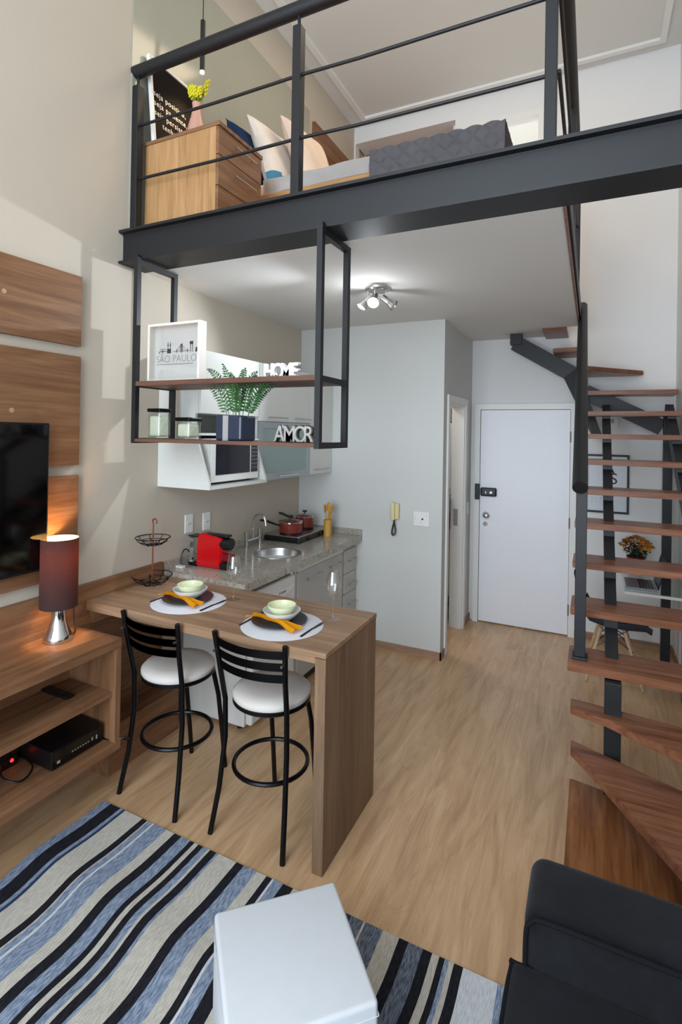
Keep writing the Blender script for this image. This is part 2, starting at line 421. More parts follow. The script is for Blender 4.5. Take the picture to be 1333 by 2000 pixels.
# entrance door
d = struct(B(1.461, 2.278, YD - 0.035, YD, 0.012, 2.10, bev=0.002).build('door_1', m_doorw))
b = MB(); b.box(1.405, 1.457, YD - 0.05, YD, 0, 2.16).box(2.282, 2.335, YD - 0.05, YD, 0, 2.16).box(1.457, 2.282, YD - 0.05, YD, 2.106, 2.16)
struct(b.build('door_frame', m_trimw, d))
o = B(1.47, 1.625, YD - 0.075, YD - 0.035, 1.25, 1.335, bev=0.015, seg=3).build('door_lock', m_black, d); o['label'] = 'black digital lock body'
b = MB(); b.box(1.418, 1.462, YD - 0.08, YD - 0.05, 1.215, 1.37, bev=0.004)
b.build('lock_keeper', m_black, d)
b = MB(); b.cyl((1.575, YD - 0.085, 1.29), (1.575, YD - 0.07, 1.29), 0.013).box(1.52, 1.53, YD - 0.08, YD - 0.072, 1.275, 1.30)
b.build('lock_button', m_chrome, o)
b = MB(); b.cyl((1.522, YD - 0.05, 1.065), (1.522, YD - 0.035, 1.065), 0.032).sphere((1.53, YD - 0.075, 1.06), 0.026, (1.3, 0.7, 1))
k = b.build('door_handle', m_chrome, d, True)
MB().cyl((1.52, YD - 0.045, 0.975), (1.52, YD - 0.035, 0.975), 0.022).build('lock_cylinder', m_chrome, d, True)
for z in (1.85, 1.05, 0.25): MB().cyl((2.281, YD - 0.055, z - 0.05), (2.281, YD - 0.055, z + 0.05), 0.007, seg=10).build('hinge', m_brush, d)
# bathroom door opening
b = MB(); b.box(XI, XI + 0.015, 4.34, 4.40, 0, 2.19).box(XI, XI + 0.015, 5.02, 5.08, 0, 2.19).box(XI, XI + 0.015, 4.40, 5.02, 2.13, 2.19)
b.box(XI - 0.12, XI, 4.40, 4.412, 0, 2.13).box(XI - 0.12, XI, 5.0, 5.02, 0, 2.13).box(XI - 0.12, XI, 4.41, 5.0, 2.115, 2.13)
fr = struct(b.build('trim_bathroom_door', m_trimw))
B(XI - 0.09, XI - 0.05, 4.996, 5.001, 0.98, 1.14).build('strike_plate', m_brush, fr)
struct(B(0, XI - 0.12, YI + 0.08, YD, 0.001, 0.012).build('floor_bathroom', plain('bathroom_tile', 'b9c4be', 0.25)))
t = thing('bathroom_vanity', 'dark topped bathroom vanity with wooden drawer seen through the narrow doorway', 'vanity', (0.9, 5.1, 0))
B(0.75, 1.235, 4.95, 5.32, 0.94, 1.10).build('cabinet', m_wy, t)
B(0.74, 1.24, 4.93, 5.325, 1.10, 1.24).build('countertop', plain('dark_stone', '3c3a38', 0.3), t)
MB().tube([(1.15, 5.15, 1.24), (1.15, 5.15, 1.34), (1.15, 5.05, 1.36), (1.15, 5.02, 1.32)], 0.012).build('faucet', m_chrome, t, True)
tag(B(0.75, 1.235, 5.29, 5.325, 1.3, 1.97).build('bathroom_mirror', m_mirror), 'bright bathroom mirror seen through the narrow doorway above the vanity', 'mirror')
tag(B(0.7, 1.235, 5.15, 5.32, 1.98, 2.12).build('wooden_bathroom_shelf', m_wy), 'brown wooden shelf high in the bathroom doorway', 'shelf')
t = thing('waste_bin', 'small bin with teal bag on the bathroom floor by the doorway', 'bin', (1.12, 5.15, 0.012))
MB().lathe([(0, 0.012), (0.07, 0.012), (0.09, 0.22), (0.085, 0.22), (0.066, 0.02), (0, 0.02)], (1.12, 5.15, 0)).build('bucket', m_brush, t, True)
MB().lathe([(0.092, 0.16), (0.096, 0.225), (0.08, 0.24), (0.075, 0.2)], (1.12, 5.15, 0)).build('bin_bag', plain('teal_plastic', '2c6a66', 0.4), t, True)

# ------------------------------------------------------------------ steel loft edge
prof = [(2.13, 2.80), (2.33, 2.80), (2.33, 2.812), (2.178, 2.814), (2.174, 2.821), (2.174, 2.965), (2.178, 2.972), (2.33, 2.975), (2.33, 2.99),
        (2.13, 2.99), (2.13, 2.975), (2.158, 2.972), (2.164, 2.963), (2.164, 2.823), (2.158, 2.814), (2.13, 2.812)]
tag(MB().prism(prof, 0.0, XR, 'X').build('steel_beam', m_steel), 'black steel I-beam spanning the room at the front edge of the loft', 'beam')
t = thing('loft_railing', 'black steel railing with round handrail above the loft beam', 'railing', (1.2, 2.23, 2.99))
for x in (0.0, 1.095, 2.27):
    B(x + 0.002, x + 0.048, 2.205, 2.255, 2.99, 3.865, bev=0.003).build('post', m_steel, t)
    MB().cyl((x + 0.025, 2.23, 3.86), (x + 0.025, 2.23, 3.93), 0.008).build('rail_pin', m_steel, t)
for y in (3.55, 4.82):
    B(2.30, 2.348, y, y + 0.05, 2.99, 3.865, bev=0.003).build('post', m_steel, t)
    MB().cyl((2.324, y + 0.025, 3.86), (2.324, y + 0.025, 3.93), 0.008).build('rail_pin', m_steel, t)
MB().cyl((0.0, 2.23, 3.955), (2.33, 2.23, 3.955), 0.036, seg=28).build('handrail', m_steel, t, True)
MB().cyl((2.324, 2.2, 3.955), (2.324, 4.9, 3.955), 0.036, seg=28).build('handrail', m_steel, t, True)
for z in (3.31, 3.625):
    MB().tube([(0.01, 2.23, z + 0.01), (0.6, 2.23, z - 0.001), (1.12, 2.23, z)], 0.0085, 10).build('rail_rod', m_steel, t, True)
    MB().tube([(1.12, 2.23, z), (1.45, 2.228, z - 0.012), (1.85, 2.228, z - 0.014), (2.3, 2.23, z - 0.015)], 0.0085, 10).build('rail_rod', m_steel, t, True)
    MB().cyl((2.324, 2.24, z), (2.324, 4.85, z), 0.0085, seg=10).build('rail_rod', m_steel, t, True)

# ------------------------------------------------------------------ left wall: panels, TV, console
PZ = [(2.281, 2.648, 'wide brown wood panel on the left wall, topmost of the three'), (1.658, 2.227, 'tall brown wood wall panel directly behind the top of the television'),
      (1.085, 1.605, 'brown wood wall panel lit orange behind the table lamp')]
for i, (a, c, lb) in enumerate(PZ):
    o = B(0.0, 0.03, -0.6, 1.879, a, c, bev=0.0015).build('wall_panel', m_wy); tag(o, lb, 'panel', 'wood wall panels')
    if i < 2:
        MB().cyl((0.028, [1.475, 1.52][i], [2.473, 1.93][i]), (0.032, [1.475, 1.52][i], [2.473, 1.93][i]), 0.011).build('screw_cap', plain('screw_cap_beige', 'b08f70', 0.5), o)
t = thing('television', 'black flat television mounted on wood panels at the left edge', 'television', (0.06, 1.0, 1.162))
B(0.045, 0.075, 0.45, 1.679, 1.162, 1.874, bev=0.004).build('casing', m_black, t)
B(0.075, 0.078, 0.46, 1.669, 1.175, 1.864).build('screen', plain('tv_screen', '020203', 0.08), t)
B(0.031, 0.044, 0.9, 1.2, 1.4, 1.6).build('wall_bracket', m_steel, t)
t = thing('tv_console', 'long wooden wall console with open shelves at the left edge', 'console', (0.18, 0.6, 0.25))
B(0.0, 0.364, -1.0, 1.882, 0.768, 0.813, bev=0.002).build('top', m_wy, t)
B(0.028, 0.34, -1.0, 1.85, 0.528, 0.552, bev=0.001).build('shelf', m_wy, t)
B(0.0, 0.364, -1.0, 1.885, 0.262, 0.305, bev=0.002).build('bottom_shelf', m_wy, t)
B(0.028, 0.362, 1.85, 1.882, 0.305, 0.768, bev=0.001).build('side_panel', m_wz, t)
B(0.0, 0.028, -1.0, 2.50, 0.10, 1.015, bev=0.001).build('back_panel', m_wy, t)
B(0.028, 0.17, 1.98, 2.50, 0.0, 0.26, bev=0.001).build('plinth_box', m_wy, t)
t = thing('cable_receiver', 'black cable receiver box on the lower shelf of the console', 'receiver', (0.18, 1.7, 0.305))
B(0.06, 0.30, 1.56, 1.83, 0.312, 0.395, bev=0.004).build('case', m_black, t)
B(0.30, 0.303, 1.57, 1.82, 0.318, 0.39).build('front_panel', plain('receiver_front', '060607', 0.15), t)
m_mark = plain('receiver_marks', '9aa0a6', 0.4)
for i in range(7): B(0.303, 0.304, 1.66 + i * 0.014, 1.667 + i * 0.014, 0.347, 0.351).build('indicator', m_mark, t)
for q4 in ((1.585, 1.60, 0.333, 0.345), (1.79, 1.797, 0.34, 0.36), (1.766, 1.772, 0.345, 0.36)): B(0.303, 0.304, *q4).build('indicator', m_mark, t)
for y in (1.6, 1.79): B(0.08, 0.1, y, y + 0.02, 0.305, 0.313).build('foot', m_black, t)
t = thing('remote_control', 'black remote control lying on the middle shelf of the console', 'remote', (0.14, 1.71, 0.552))
rz = Matrix.Rotation(-0.05, 4, 'Z')
MB().box(0.03, 0.22, 1.69, 1.735, 0.552, 0.566, bev=0.004).build('body', m_black, t)
b = MB()
for i in range(6):
    for j in range(3): b.box(0.06 + i * 0.02, 0.068 + i * 0.02, 1.70 + j * 0.01, 1.705 + j * 0.01, 0.566, 0.568)
b.build('button', plain('remote_keys', '2b2b2e', 0.5), t)
t = thing('power_strip', 'black power strip with a glowing red switch on the lower console shelf', 'power strip', (0.1, 1.4, 0.305))
B(0.05, 0.10, 1.2, 1.535, 0.305, 0.345, bev=0.004).build('casing', m_black, t)
MB().sphere((0.1, 1.508, 0.335), 0.008).build('red_switch', emis('red_indicator', 'ff2020', 4), t, True)
tag(MB().cable([(0.1, 1.45, 0.36), (0.18, 1.42, 0.33), (0.24, 1.46, 0.311), (0.2, 1.54, 0.316), (0.1, 1.56, 0.33), (0.07, 1.6, 0.325)], 0.004, 6).build('power_cable', m_black, None, True), 'black cable looping beside the red lit power strip', 'cable')
tag(MB().cable([(0.2, 1.835, 0.34), (0.27, 1.845, 0.312), (0.33, 1.855, 0.310), (0.385, 1.905, 0.31), (0.34, 1.94, 0.27), (0.2, 1.95, 0.25), (0.06, 1.94, 0.24)], 0.004, 6).build('antenna_cable', m_black, None, True), 'thin black cable trailing off the right end of the lower console shelf', 'cable')

# table lamp
LX, LY, LZ = 0.115, 1.715, 0.813
t = thing('table_lamp', 'lit table lamp with dark brown drum shade and flared chrome base', 'lamp', (LX, LY, LZ))
MB().lathe([(0, 0), (0.066, 0), (0.068, 0.006), (0.06, 0.03), (0.045, 0.06), (0.034, 0.1), (0.031, 0.14), (0.033, 0.17), (0, 0.17)], (LX, LY, LZ)).build('base', m_chrome, t, True)
MB().cyl((LX, LY, LZ + 0.17), (LX, LY, LZ + 0.25), 0.014).build('socket', m_brush, t, True)
def shade_mat(name, base, trans, f):
    m, nt, p = newmat(name)
    out = nt.nodes['Material Output']; tr = nt.nodes.new('ShaderNodeBsdfTranslucent'); mx = nt.nodes.new('ShaderNodeMixShader')
    n = noise(nt, coords(nt, (1, 1, 1)), 260, 2)
    nt.links.new(ramp(nt, n, [(0.3, srgb(base)), (0.7, tuple(min(1, x * 1.5) for x in srgb(base)))]), p.inputs['Base Color'])
    p.inputs['Roughness'].default_value = 0.9; tr.inputs['Color'].default_value = srgb(trans)
    mx.inputs[0].default_value = f
    nt.links.new(p.outputs[0], mx.inputs[1]); nt.links.new(tr.outputs[0], mx.inputs[2]); nt.links.new(mx.outputs[0], out.inputs[0])
    return m
m_shade = shade_mat('brown_shade_fabric', '2a1c1b', '7c4428', 0.06)
MB().lathe([(0.085, 0.165), (0.085, 0.500)], (LX, LY, LZ), 48).build('lamp_shade', m_shade, t, True)
MB().lathe([(0.083, 0.166), (0.083, 0.499)], (LX, LY, LZ), 48).build('shade_lining', shade_mat('shade_lining_paper', 'ead2b0', 'f0c8a0', 0.3), t, True)
MB().sphere((LX, LY, LZ + 0.27), 0.022).build('bulb', emis('warm_bulb', 'ffb060', 12), t, True)
tag(MB().cable([(LX + 0.02, LY + 0.06, LZ + 0.006), (LX - 0.01, LY + 0.1, LZ + 0.01), (LX - 0.04, LY + 0.12, LZ + 0.03), (LX - 0.078, LY + 0.14, LZ + 0.15)], 0.003, 6).build('lamp_cord', m_black, None, True), 'thin black lamp cord rising along the wood behind the lamp', 'cord')
light('table_lamp_light', 'POINT', (LX, LY, LZ + 0.40), 9.0, (1.0, 0.60, 0.28), 0.03)

# ------------------------------------------------------------------ bar counter
BX, BY0, BY1, BZ = 1.476, 1.94, 2.507, 0.928
t = thing('bar_counter', 'wood veneer bar counter with solid end panel standing behind two stools', 'counter', (0.75, 2.2, 0))
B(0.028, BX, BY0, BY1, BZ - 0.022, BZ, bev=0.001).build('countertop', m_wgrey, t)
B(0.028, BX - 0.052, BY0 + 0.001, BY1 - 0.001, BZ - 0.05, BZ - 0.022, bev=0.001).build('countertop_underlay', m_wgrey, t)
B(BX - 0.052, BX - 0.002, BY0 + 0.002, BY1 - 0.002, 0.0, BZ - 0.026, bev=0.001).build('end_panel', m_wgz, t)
B(0.028, 0.06, BY0 + 0.02, BY1 - 0.02, BZ - 0.12, BZ - 0.05).build('support_cleat', m_wy, t)

# stools
def make_stool():
    t = thing('bar_stool', 'x', 'stool', (0, 0, 0), 'black metal bar stools')
    for s in (-1, 1):
        pts = [(s * .195, -.2, 0), (s * .178, -.16, .2), (s * .168, -.135, .42), (s * .168, -.14, .6), (s * .176, -.17, .75), (s * .19, -.20, .93)]
        P2 = []
        for a, c in zip(pts, pts[1:]):
            for k in range(3): P2.append(tuple(a[i] + (c[i] - a[i]) * k / 3 for i in range(3)))
        P2.append(pts[-1])
        MB().tube(P2, .0125, 10).build('rear_post', m_dkmetal, t, True)
        MB().tube([(s * .125, .235, 0), (s * .122, .21, .2), (s * .118, .178, .42), (s * .105, .14, .585)], .0125, 10).build('leg', m_dkmetal, t, True)
    for z in (.885, .83, .775):
        hw = .178 + (z - .775) * .07
        y0 = -.166 - (z - .75) * .17
        fn = lambda u, v: Vector(((u - .5) * 2 * hw, y0 - .045 * (1 - (2 * u - 1) ** 2), z + (v - .5) * .036))
        b = MB(); b.grid(fn, 16, 1)
        g = bmesh.ops.solidify(b.bm, geom=b.bm.faces[:], thickness=0.006)
        b.build('back_slat', m_dkmetal, t, True)
    MB().tube(arc((0, 0.0, .28), .175, 0, 2 * PI, 40)[:-1], .0105, 8, True).build('foot_ring', m_dkmetal, t, True)
    MB().lathe([(0, .578), (.178, .578), (.186, .585), (.186, .6), (.178, .602), (0, .602)], (0, 0, 0), 40).build('seat_frame', m_dkmetal, t, True)
    MB().lathe([(0, .600), (.18, .600), (.187, .610), (.186, .624), (.172, .638), (.12, .643), (0, .645)], (0, 0, 0), 48).build('seat', m_seat, t, True)
    for s in (-1, 1):
        MB().cyl((s * .182, -.2, .845), (s * .182, -.215, .845), .006, seg=8).build('screw', m_brush, t)
    return t
s1 = make_stool(); s1.location = (1.098, 2.122, 0)
s1['label'] = 'black metal bar stool with white round seat, nearer the bar end panel'
dup(s1, (0.523, 2.112, 0), 'black metal bar stool with white round seat, beside the TV console', -0.05)

# place settings
m_dplate = plain('charcoal_plate', '2c2e32', 0.35)
m_wplate = plain('white_porcelain', 'dcdcdc', 0.2)
m_gbowl = plain('pale_green_ceramic', 'dfe3bb', 0.25)
m_cut = plain('black_cutlery', '1b1d22', 0.3, 0.3)
def bowl(c, r, h, th=.004, foot=.5):
    return MB().lathe([(0, .004), (r * foot, .004), (r * foot, 0), (r * (foot + .05), 0), (r * .8, h * .45), (r * .96, h * .8), (r, h), (r - th, h), (r * .9, h * .75), (r * .7, h * .4), (r * .4, .012), (0, .01)], c, 44)
def setting(cx, cy, near):
    z = BZ
    tag(MB().lathe([(0, 0), (.195, 0), (.197, .001), (.195, .002), (0, .002)], (cx, cy, z), 64).build('placemat', m_mat, None, True), 'round white placemat on the bar nearer the ' + near, 'placemat', 'white placemats')
    z += .002; px, py = cx - .035, cy + .03
    tag(MB().lathe([(0, 0), (.08, 0), (.1, .004), (.134, .012), (.136, .014), (.13, .015), (.1, .009), (0, .006)], (px, py, z), 64).build('dinner_plate', m_dplate, None, True), 'dark charcoal dinner plate on the bar nearer the ' + near, 'plate', 'charcoal dinner plates')
    # napkin: folded strip over the plate, under the bowl
    b = MB()
    def fn(u, v):
        x = (u - .5) * .31; y = (v - .5) * (.04 + .035 * abs(2 * u - 1) ** 2)
        zz = z + .018 + .006 * math.sin(v * 3 * PI + u * 5) + .006 * math.sin(u * 7) ** 2 + (.012 * (1 - abs(2 * u - 1)))
        a = -.20
        return Vector((px + .005 + x * math.cos(a) - y * math.sin(a), py - .062 + x * math.sin(a) + y * math.cos(a), zz))
    b.grid(fn, 28, 12); bmesh.ops.solidify(b.bm, geom=b.bm.faces[:], thickness=0.003)
    tag(b.build('napkin', m_yellow, None, True), 'folded yellow napkin under the bowls nearer the ' + near, 'napkin', 'yellow napkins')
    tag(bowl((px + .005, py + .012, z + .012), .092, .045).build('soup_bowl', m_wplate, None, True), 'wide white bowl under the pale green bowl nearer the ' + near, 'bowl', 'white bowls')
    tag(bowl((px + .005, py + .012, z + .026), .070, .055).build('small_bowl', m_gbowl, None, True), 'pale green bowl on top of the white bowl nearer the ' + near, 'bowl', 'pale green bowls')
    # knife right, fork left
    t = thing('table_knife', 'dark table knife on the placemat nearer the ' + near, 'knife', (cx + .155, cy + .02, z), 'dark table knives')
    MB().prism([(cx + .148, cy - .09), (cx + .160, cy - .09), (cx + .158, cy + .02), (cx + .150, cy + .02)], z, z + .006, bev=.002).build('handle', m_cut, t)
    MB().prism([(cx + .150, cy + .02), (cx + .160, cy + .02), (cx + .168, cy + .09), (cx + .160, cy + .12), (cx + .152, cy + .1)], z + .001, z + .003).build('blade', m_cut, t)
    t = thing('table_fork', 'dark table fork partly under the plate nearer the ' + near, 'fork', (cx - .16, cy - .02, z), 'dark table forks')
    fx, fy = cx - .172, cy - .015
    MB().prism([(fx - .004, fy - .09), (fx + .006, fy - .09), (fx + .004, fy + .03), (fx - .003, fy + .03)], z, z + .005, bev=.0015).build('handle', m_cut, t)
    b = MB(); b.box(fx - .010, fx + .011, fy + .03, fy + .045, z, z + .003)
    for k in range(4): b.box(fx - .010 + k * .006, fx - .0065 + k * .006, fy + .045, fy + .09, z, z + .003)
    b.build('tines', m_cut, t)
setting(0.52, 2.185, 'wire basket')
setting(1.14, 2.135, 'bar end panel')
def wineglass(x, y, lb):
    prof = [(0, .0), (.036, .0), (.037, .0015), (.02, .004), (.007, .008), (.0045, .02), (.0042, .09), (.006, .1), (.02, .112), (.034, .13), (.041, .155), (.040, .185), (.034, .215), (.030, .238),
            (.0292, .238), (.0332, .214), (.039, .185), (.040, .155), (.033, .131), (.019, .114), (0, .106)]
    tag(MB().lathe(prof, (x, y, BZ + .0008), 40).build('wine_glass', m_thin, None, True), lb, 'glass', 'stemmed wine glasses')
wineglass(.70, 2.335, 'stemmed wine glass on the bar in front of the red coffee machine')
wineglass(1.318, 2.32, 'stemmed wine glass near the bar end in front of the grey cabinets')

# two-tier wire basket
bx, by = 0.105, 2.33
t = thing('wire_basket_stand', 'two-tier black wire basket with copper pole on the bar by the wall', 'basket', (bx, by, BZ))
MB().tube([(bx, by, BZ + .012), (bx, by, BZ + .36)] + arc((bx + .012, by, BZ + .375), .016, PI, -.6, 10, 'XZ'), .0045, 8).build('pole', m_copper, t, True)
for z0, R1, R0, h in ((.004, .115, .045, .05), (.235, .1, .03, .045)):
    b = MB()
    b.tube(arc((bx, by, BZ + z0 + h), R1, 0, 2 * PI, 40)[:-1], .0028, 6, True)
    b.tube(arc((bx, by, BZ + z0 + h * .5), (R1 * .82), 0, 2 * PI, 36)[:-1], .002, 6, True)
    b.tube(arc((bx, by, BZ + z0), R0, 0, 2 * PI, 24)[:-1], .0022, 6, True)
    for k in range(8):
        a = k * PI / 4 + .2
        b.tube([(bx + math.cos(a) * r, by + math.sin(a) * r, BZ + z0 + zz) for r, zz in ((.004, .004), (R0, 0), (R0 + .02, .002), (R1 * .82, h * .5), (R1, h))], .0022, 6)
    for k in range(8):
        a = k * PI / 4 + .2; a2 = a + PI / 4
        b.tube([(bx + math.cos(a) * R0, by + math.sin(a) * R0, BZ + z0), (bx + math.cos(a2) * R1 * .82, by + math.sin(a2) * R1 * .82, BZ + z0 + h * .5)], .0018, 6)
    b.build('wire_basket', m_dkmetal, t, True)

# ------------------------------------------------------------------ kitchen
GZ = 0.955
t = thing('granite_worktop', 'speckled beige granite worktop with upstands along the kitchen wall', 'worktop', (.3, 3.3, .905))
# slab with round sink cut-out
SX, SY, SR = .375, 3.28, .168
b = bmesh.new()
def slab_with_hole(b, x0, x1, y0, y1, z0, z1, cx, cy, r, n=48):
    rect = []
    for i in range(n):
        a = 2 * PI * i / n; dx, dy = math.cos(a), math.sin(a)
        tx = ((x1 - cx) / dx) if dx > 1e-9 else ((x0 - cx) / dx if dx < -1e-9 else 1e9)
        ty = ((y1 - cy) / dy) if dy > 1e-9 else ((y0 - cy) / dy if dy < -1e-9 else 1e9)
        k = min(tx, ty); rect.append((cx + dx * k, cy + dy * k))
    for z in (z0, z1):
        pass
    vo = {}
    for z in (z0, z1):
        vo[z] = ([b.verts.new((p_[0], p_[1], z)) for p_ in rect], [b.verts.new((cx + r * math.cos(2 * PI * i / n), cy + r * math.sin(2 * PI * i / n), z)) for i in range(n)])
    for i in range(n):
        j = (i + 1) % n
        for z in (z0, z1): b.faces.new((vo[z][0][i], vo[z][0][j], vo[z][1][j], vo[z][1][i]))
        b.faces.new((vo[z0][0][i], vo[z0][0][j], vo[z1][0][j], vo[z1][0][i]))
        b.faces.new((vo[z0][1][i], vo[z0][1][j], vo[z1][1][j], vo[z1][1][i]))
m1 = MB(); slab_with_hole(m1.bm, 0.002, .65, 2.95, 3.62, .905, GZ, SX, SY, SR)
m1.box(.002, .65, 2.512, 2.95, .905, GZ).box(.002, .65, 3.62, YI, .905, GZ)
m1.build('slab', m_gran, t)
m1 = MB(); m1.box(.002, .022, 2.512, YI, GZ, 1.005, bev=.002).box(.022, .65, YI - .02, YI, GZ, 1.005, bev=.002)
m1.build('upstand', m_gran, t)
t = thing('sink', 'round stainless steel sink set in the granite worktop', 'sink', (SX, SY, GZ - .14))
MB().lathe([(.178, .0), (.178, .003), (.163, .002), (.158, -.02), (.15, -.1), (.12, -.13), (.03, -.138), (0, -.138)], (SX, SY, GZ), 48).build('basin', m_brush, t, True)
MB().lathe([(0, -.134), (.028, -.134), (.03, -.136)], (SX, SY, GZ), 24).build('drain', m_chrome, t, True)
t = thing('kitchen_faucet', 'chrome gooseneck faucet with two valves behind the sink', 'faucet', (.09, 3.37, GZ))
fy = 3.38
MB().tube([(.09, fy, GZ + .06), (.09, fy, GZ + .2)] + arc((.145, fy, GZ + .2), .055, PI, .25, 12, 'XZ') + [(.205, fy, GZ + .17)], .0095, 12).build('spout', m_chrome, t, True)
MB().cyl((.09, fy - .1, GZ + .055), (.09, fy + .1, GZ + .055), .011).build('crossbar', m_chrome, t, True)
for s in (-1, 1):
    MB().cyl((.09, fy + s * .09, GZ), (.09, fy + s * .09, GZ + .075), .015).build('valve_body', m_chrome, t, True)
    MB().cyl((.09, fy + s * .09, GZ + .075), (.09, fy + s * .09, GZ + .125), .021, .024).build('tap_handle', m_chrome, t, True)
tag(MB().lathe([(0, 0), (.02, 0), (.021, .03), (.015, .05), (.006, .065), (0, .068)], (.06, 3.16, GZ), 20).build('sink_plug', m_brush, None, True), 'small metal cone beside the faucet on the worktop', 'stopper')
# coffee machine
t = thing('coffee_machine', 'red capsule coffee machine with black head on the granite worktop', 'coffee machine', (.22, 2.73, GZ))
b = MB(); b.prism([(.115, GZ + .004), (.315, GZ + .004), (.33, GZ + .2), (.30, GZ + .205), (.16, GZ + .225), (.125, GZ + .2)], 2.695, 2.775, 'Y', bev=.008)
b.build('body', plain('red_plastic', 'c00a12', 0.22, coat=.3), t, True)
MB().cyl((.31, 2.735, GZ + .165), (.375, 2.735, GZ + .165), .043, .038, 32).build('brewing_head', m_black, t, True)
B(.15, .36, 2.705, 2.765, GZ + .208, GZ + .222, bev=.006).build('lever', m_black, t)
B(.055, .12, 2.70, 2.77, GZ + .02, GZ + .19, bev=.01).build('water_tank', glassm('tank_plastic', (.8, .85, .85, 1), .08, 1.2), t)
B(.048, .125, 2.695, 2.775, GZ + .19, GZ + .2, bev=.003).build('tank_lid', m_black, t)
B(.31, .40, 2.70, 2.77, GZ + .002, GZ + .045, bev=.004).build('drip_tray', m_black, t)
B(.315, .385, 2.705, 2.765, GZ + .06, GZ + .1, bev=.004).build('capsule_bin', plain('dark_red_plastic', '7c1020', .25), t)
B(.05, .12, 2.70, 2.77, GZ, GZ + .02).build('tank_base', m_black, t)
tag(MB().cable([(.06, 2.75, GZ + .03), (.03, 2.72, GZ + .09), (.028, 2.68, GZ + .1), (.03, 2.65, GZ + .05), (.05, 2.64, GZ + .012)], .004, 6).build('machine_cord', m_black, None, True), 'black cord arching behind the red coffee machine', 'cord')
tag(B(.03, .085, 2.60, 2.635, GZ, GZ + .016, bev=.003).build('plug_adapter', m_white), 'small white plug adapter on the worktop behind the red machine', 'plug')
# cooktop and pans
t = thing('cooktop', 'black and steel two-burner electric cooktop under the red pans', 'cooktop', (.2, 3.85, GZ))
B(.03, .36, 3.62, 4.14, GZ + .004, GZ + .04, bev=.006).build('base', m_black, t)
B(.04, .35, 3.63, 4.13, GZ + .04, GZ + .052, bev=.004).build('top_plate', m_brush, t)
for y in (3.76, 4.0): MB().lathe([(0, .052), (.085, .052), (.085, .062), (.0, .062)], (.19, y, GZ)).build('burner', m_dkmetal, t, True)
for y in (3.78, 3.98): MB().cyl((.36, y, GZ + .022), (.375, y, GZ + .022), .014).build('knob', m_black, t, True)
m_pan = plain('red_enamel', '7e2a20', 0.25, coat=.4)
def pan(x, y, r, h, lb, hd):
    z = GZ + .062
    t = thing('saucepan', lb, 'pan', (x, y, z), 'red saucepans')
    MB().lathe([(0, 0), (r * .92, 0), (r, .012), (r, h), (r - .003, h), (r - .003, .015), (0, .005)], (x, y, z), 40).build('body', m_pan, t, True)
    MB().lathe([(r + .003, h - .004), (r + .003, h + .004), (r - .006, h + .004)], (x, y, z), 40).build('rim', m_chrome, t, True)
    MB().lathe([(r - .002, h + .003), (r * .7, h + .016), (r * .3, h + .026), (0, h + .028), (0, h + .025), (r * .3, h + .023), (r * .7, h + .013), (r - .004, h)], (x, y, z), 40).build('lid', m_thin, t, True)
    MB().lathe([(.006, h + .026), (.006, h + .034), (.02, h + .04), (.02, h + .05), (.012, h + .054), (0, h + .054)], (x, y, z), 24).build('lid_knob', m_black, t, True)
    dx, dy = math.cos(hd), math.sin(hd)
    MB().tube([(x + dx * r, y + dy * r, z + h * .7), (x + dx * (r + .05), y + dy * (r + .05), z + h * .9), (x + dx * (r + .12), y + dy * (r + .12), z + h * 1.25), (x + dx * (r + .17), y + dy * (r + .17), z + h * 1.35)], .01, 10, rs=[.007, .009, .011, .009]).build('handle', m_black, t, True)
pan(.20, 3.76, .098, .085, 'larger red saucepan with glass lid, nearer the faucet', -2.2)
pan(.19, 4.01, .078, .095, 'smaller red saucepan with glass lid, nearer the corner', -2.6)
# utensil holder
ux, uy = .40, 4.05
t = thing('utensil_holder', 'tall bamboo utensil holder on the worktop beside the cooktop', 'holder', (ux, uy, GZ))
m_bam = wood('bamboo', 'b98436', 'cc9848', 'dcae62', 'Z')
MB().lathe([(0, 0), (.036, 0), (.036, .14), (.03, .14), (.03, .01), (0, .01)], (ux, uy, GZ)).build('cylinder', m_bam, t, True)
kinds = [('wooden_spoon', 'wooden spoon leaning left in the bamboo holder', -.035, .0, .27), ('wooden_spatula', 'slotted wooden spatula standing centrally in the bamboo holder', .0, .01, .29),
         ('wooden_fork', 'wooden serving paddle leaning right in the bamboo holder', .045, .0, .275), ('wooden_ladle', 'wooden spoon leaning far right in the bamboo holder', .03, -.02, .255)]
for nm, lb, dx, dy, h in kinds:
    t = thing(nm, lb, 'utensil', (ux, uy, GZ + .012), 'wooden utensils in the holder')
    MB().tube([(ux - dx * .2, uy - dy * .2, GZ + .014), (ux + dx * .75, uy + dy * .75, GZ + h * .75)], .005, 8).build('handle', m_bam, t, True)
    d_ = Vector((dx, dy, h)).normalized(); c0 = Vector((ux, uy, GZ)) + Vector((dx, dy, h)) * .86
    MB().sphere((0, 0, 0), .035, (.62, .2, 1.15)).xf(T(c0) @ d_.to_track_quat('Z', 'Y').to_matrix().to_4x4()).build('head', m_bam, t, True)
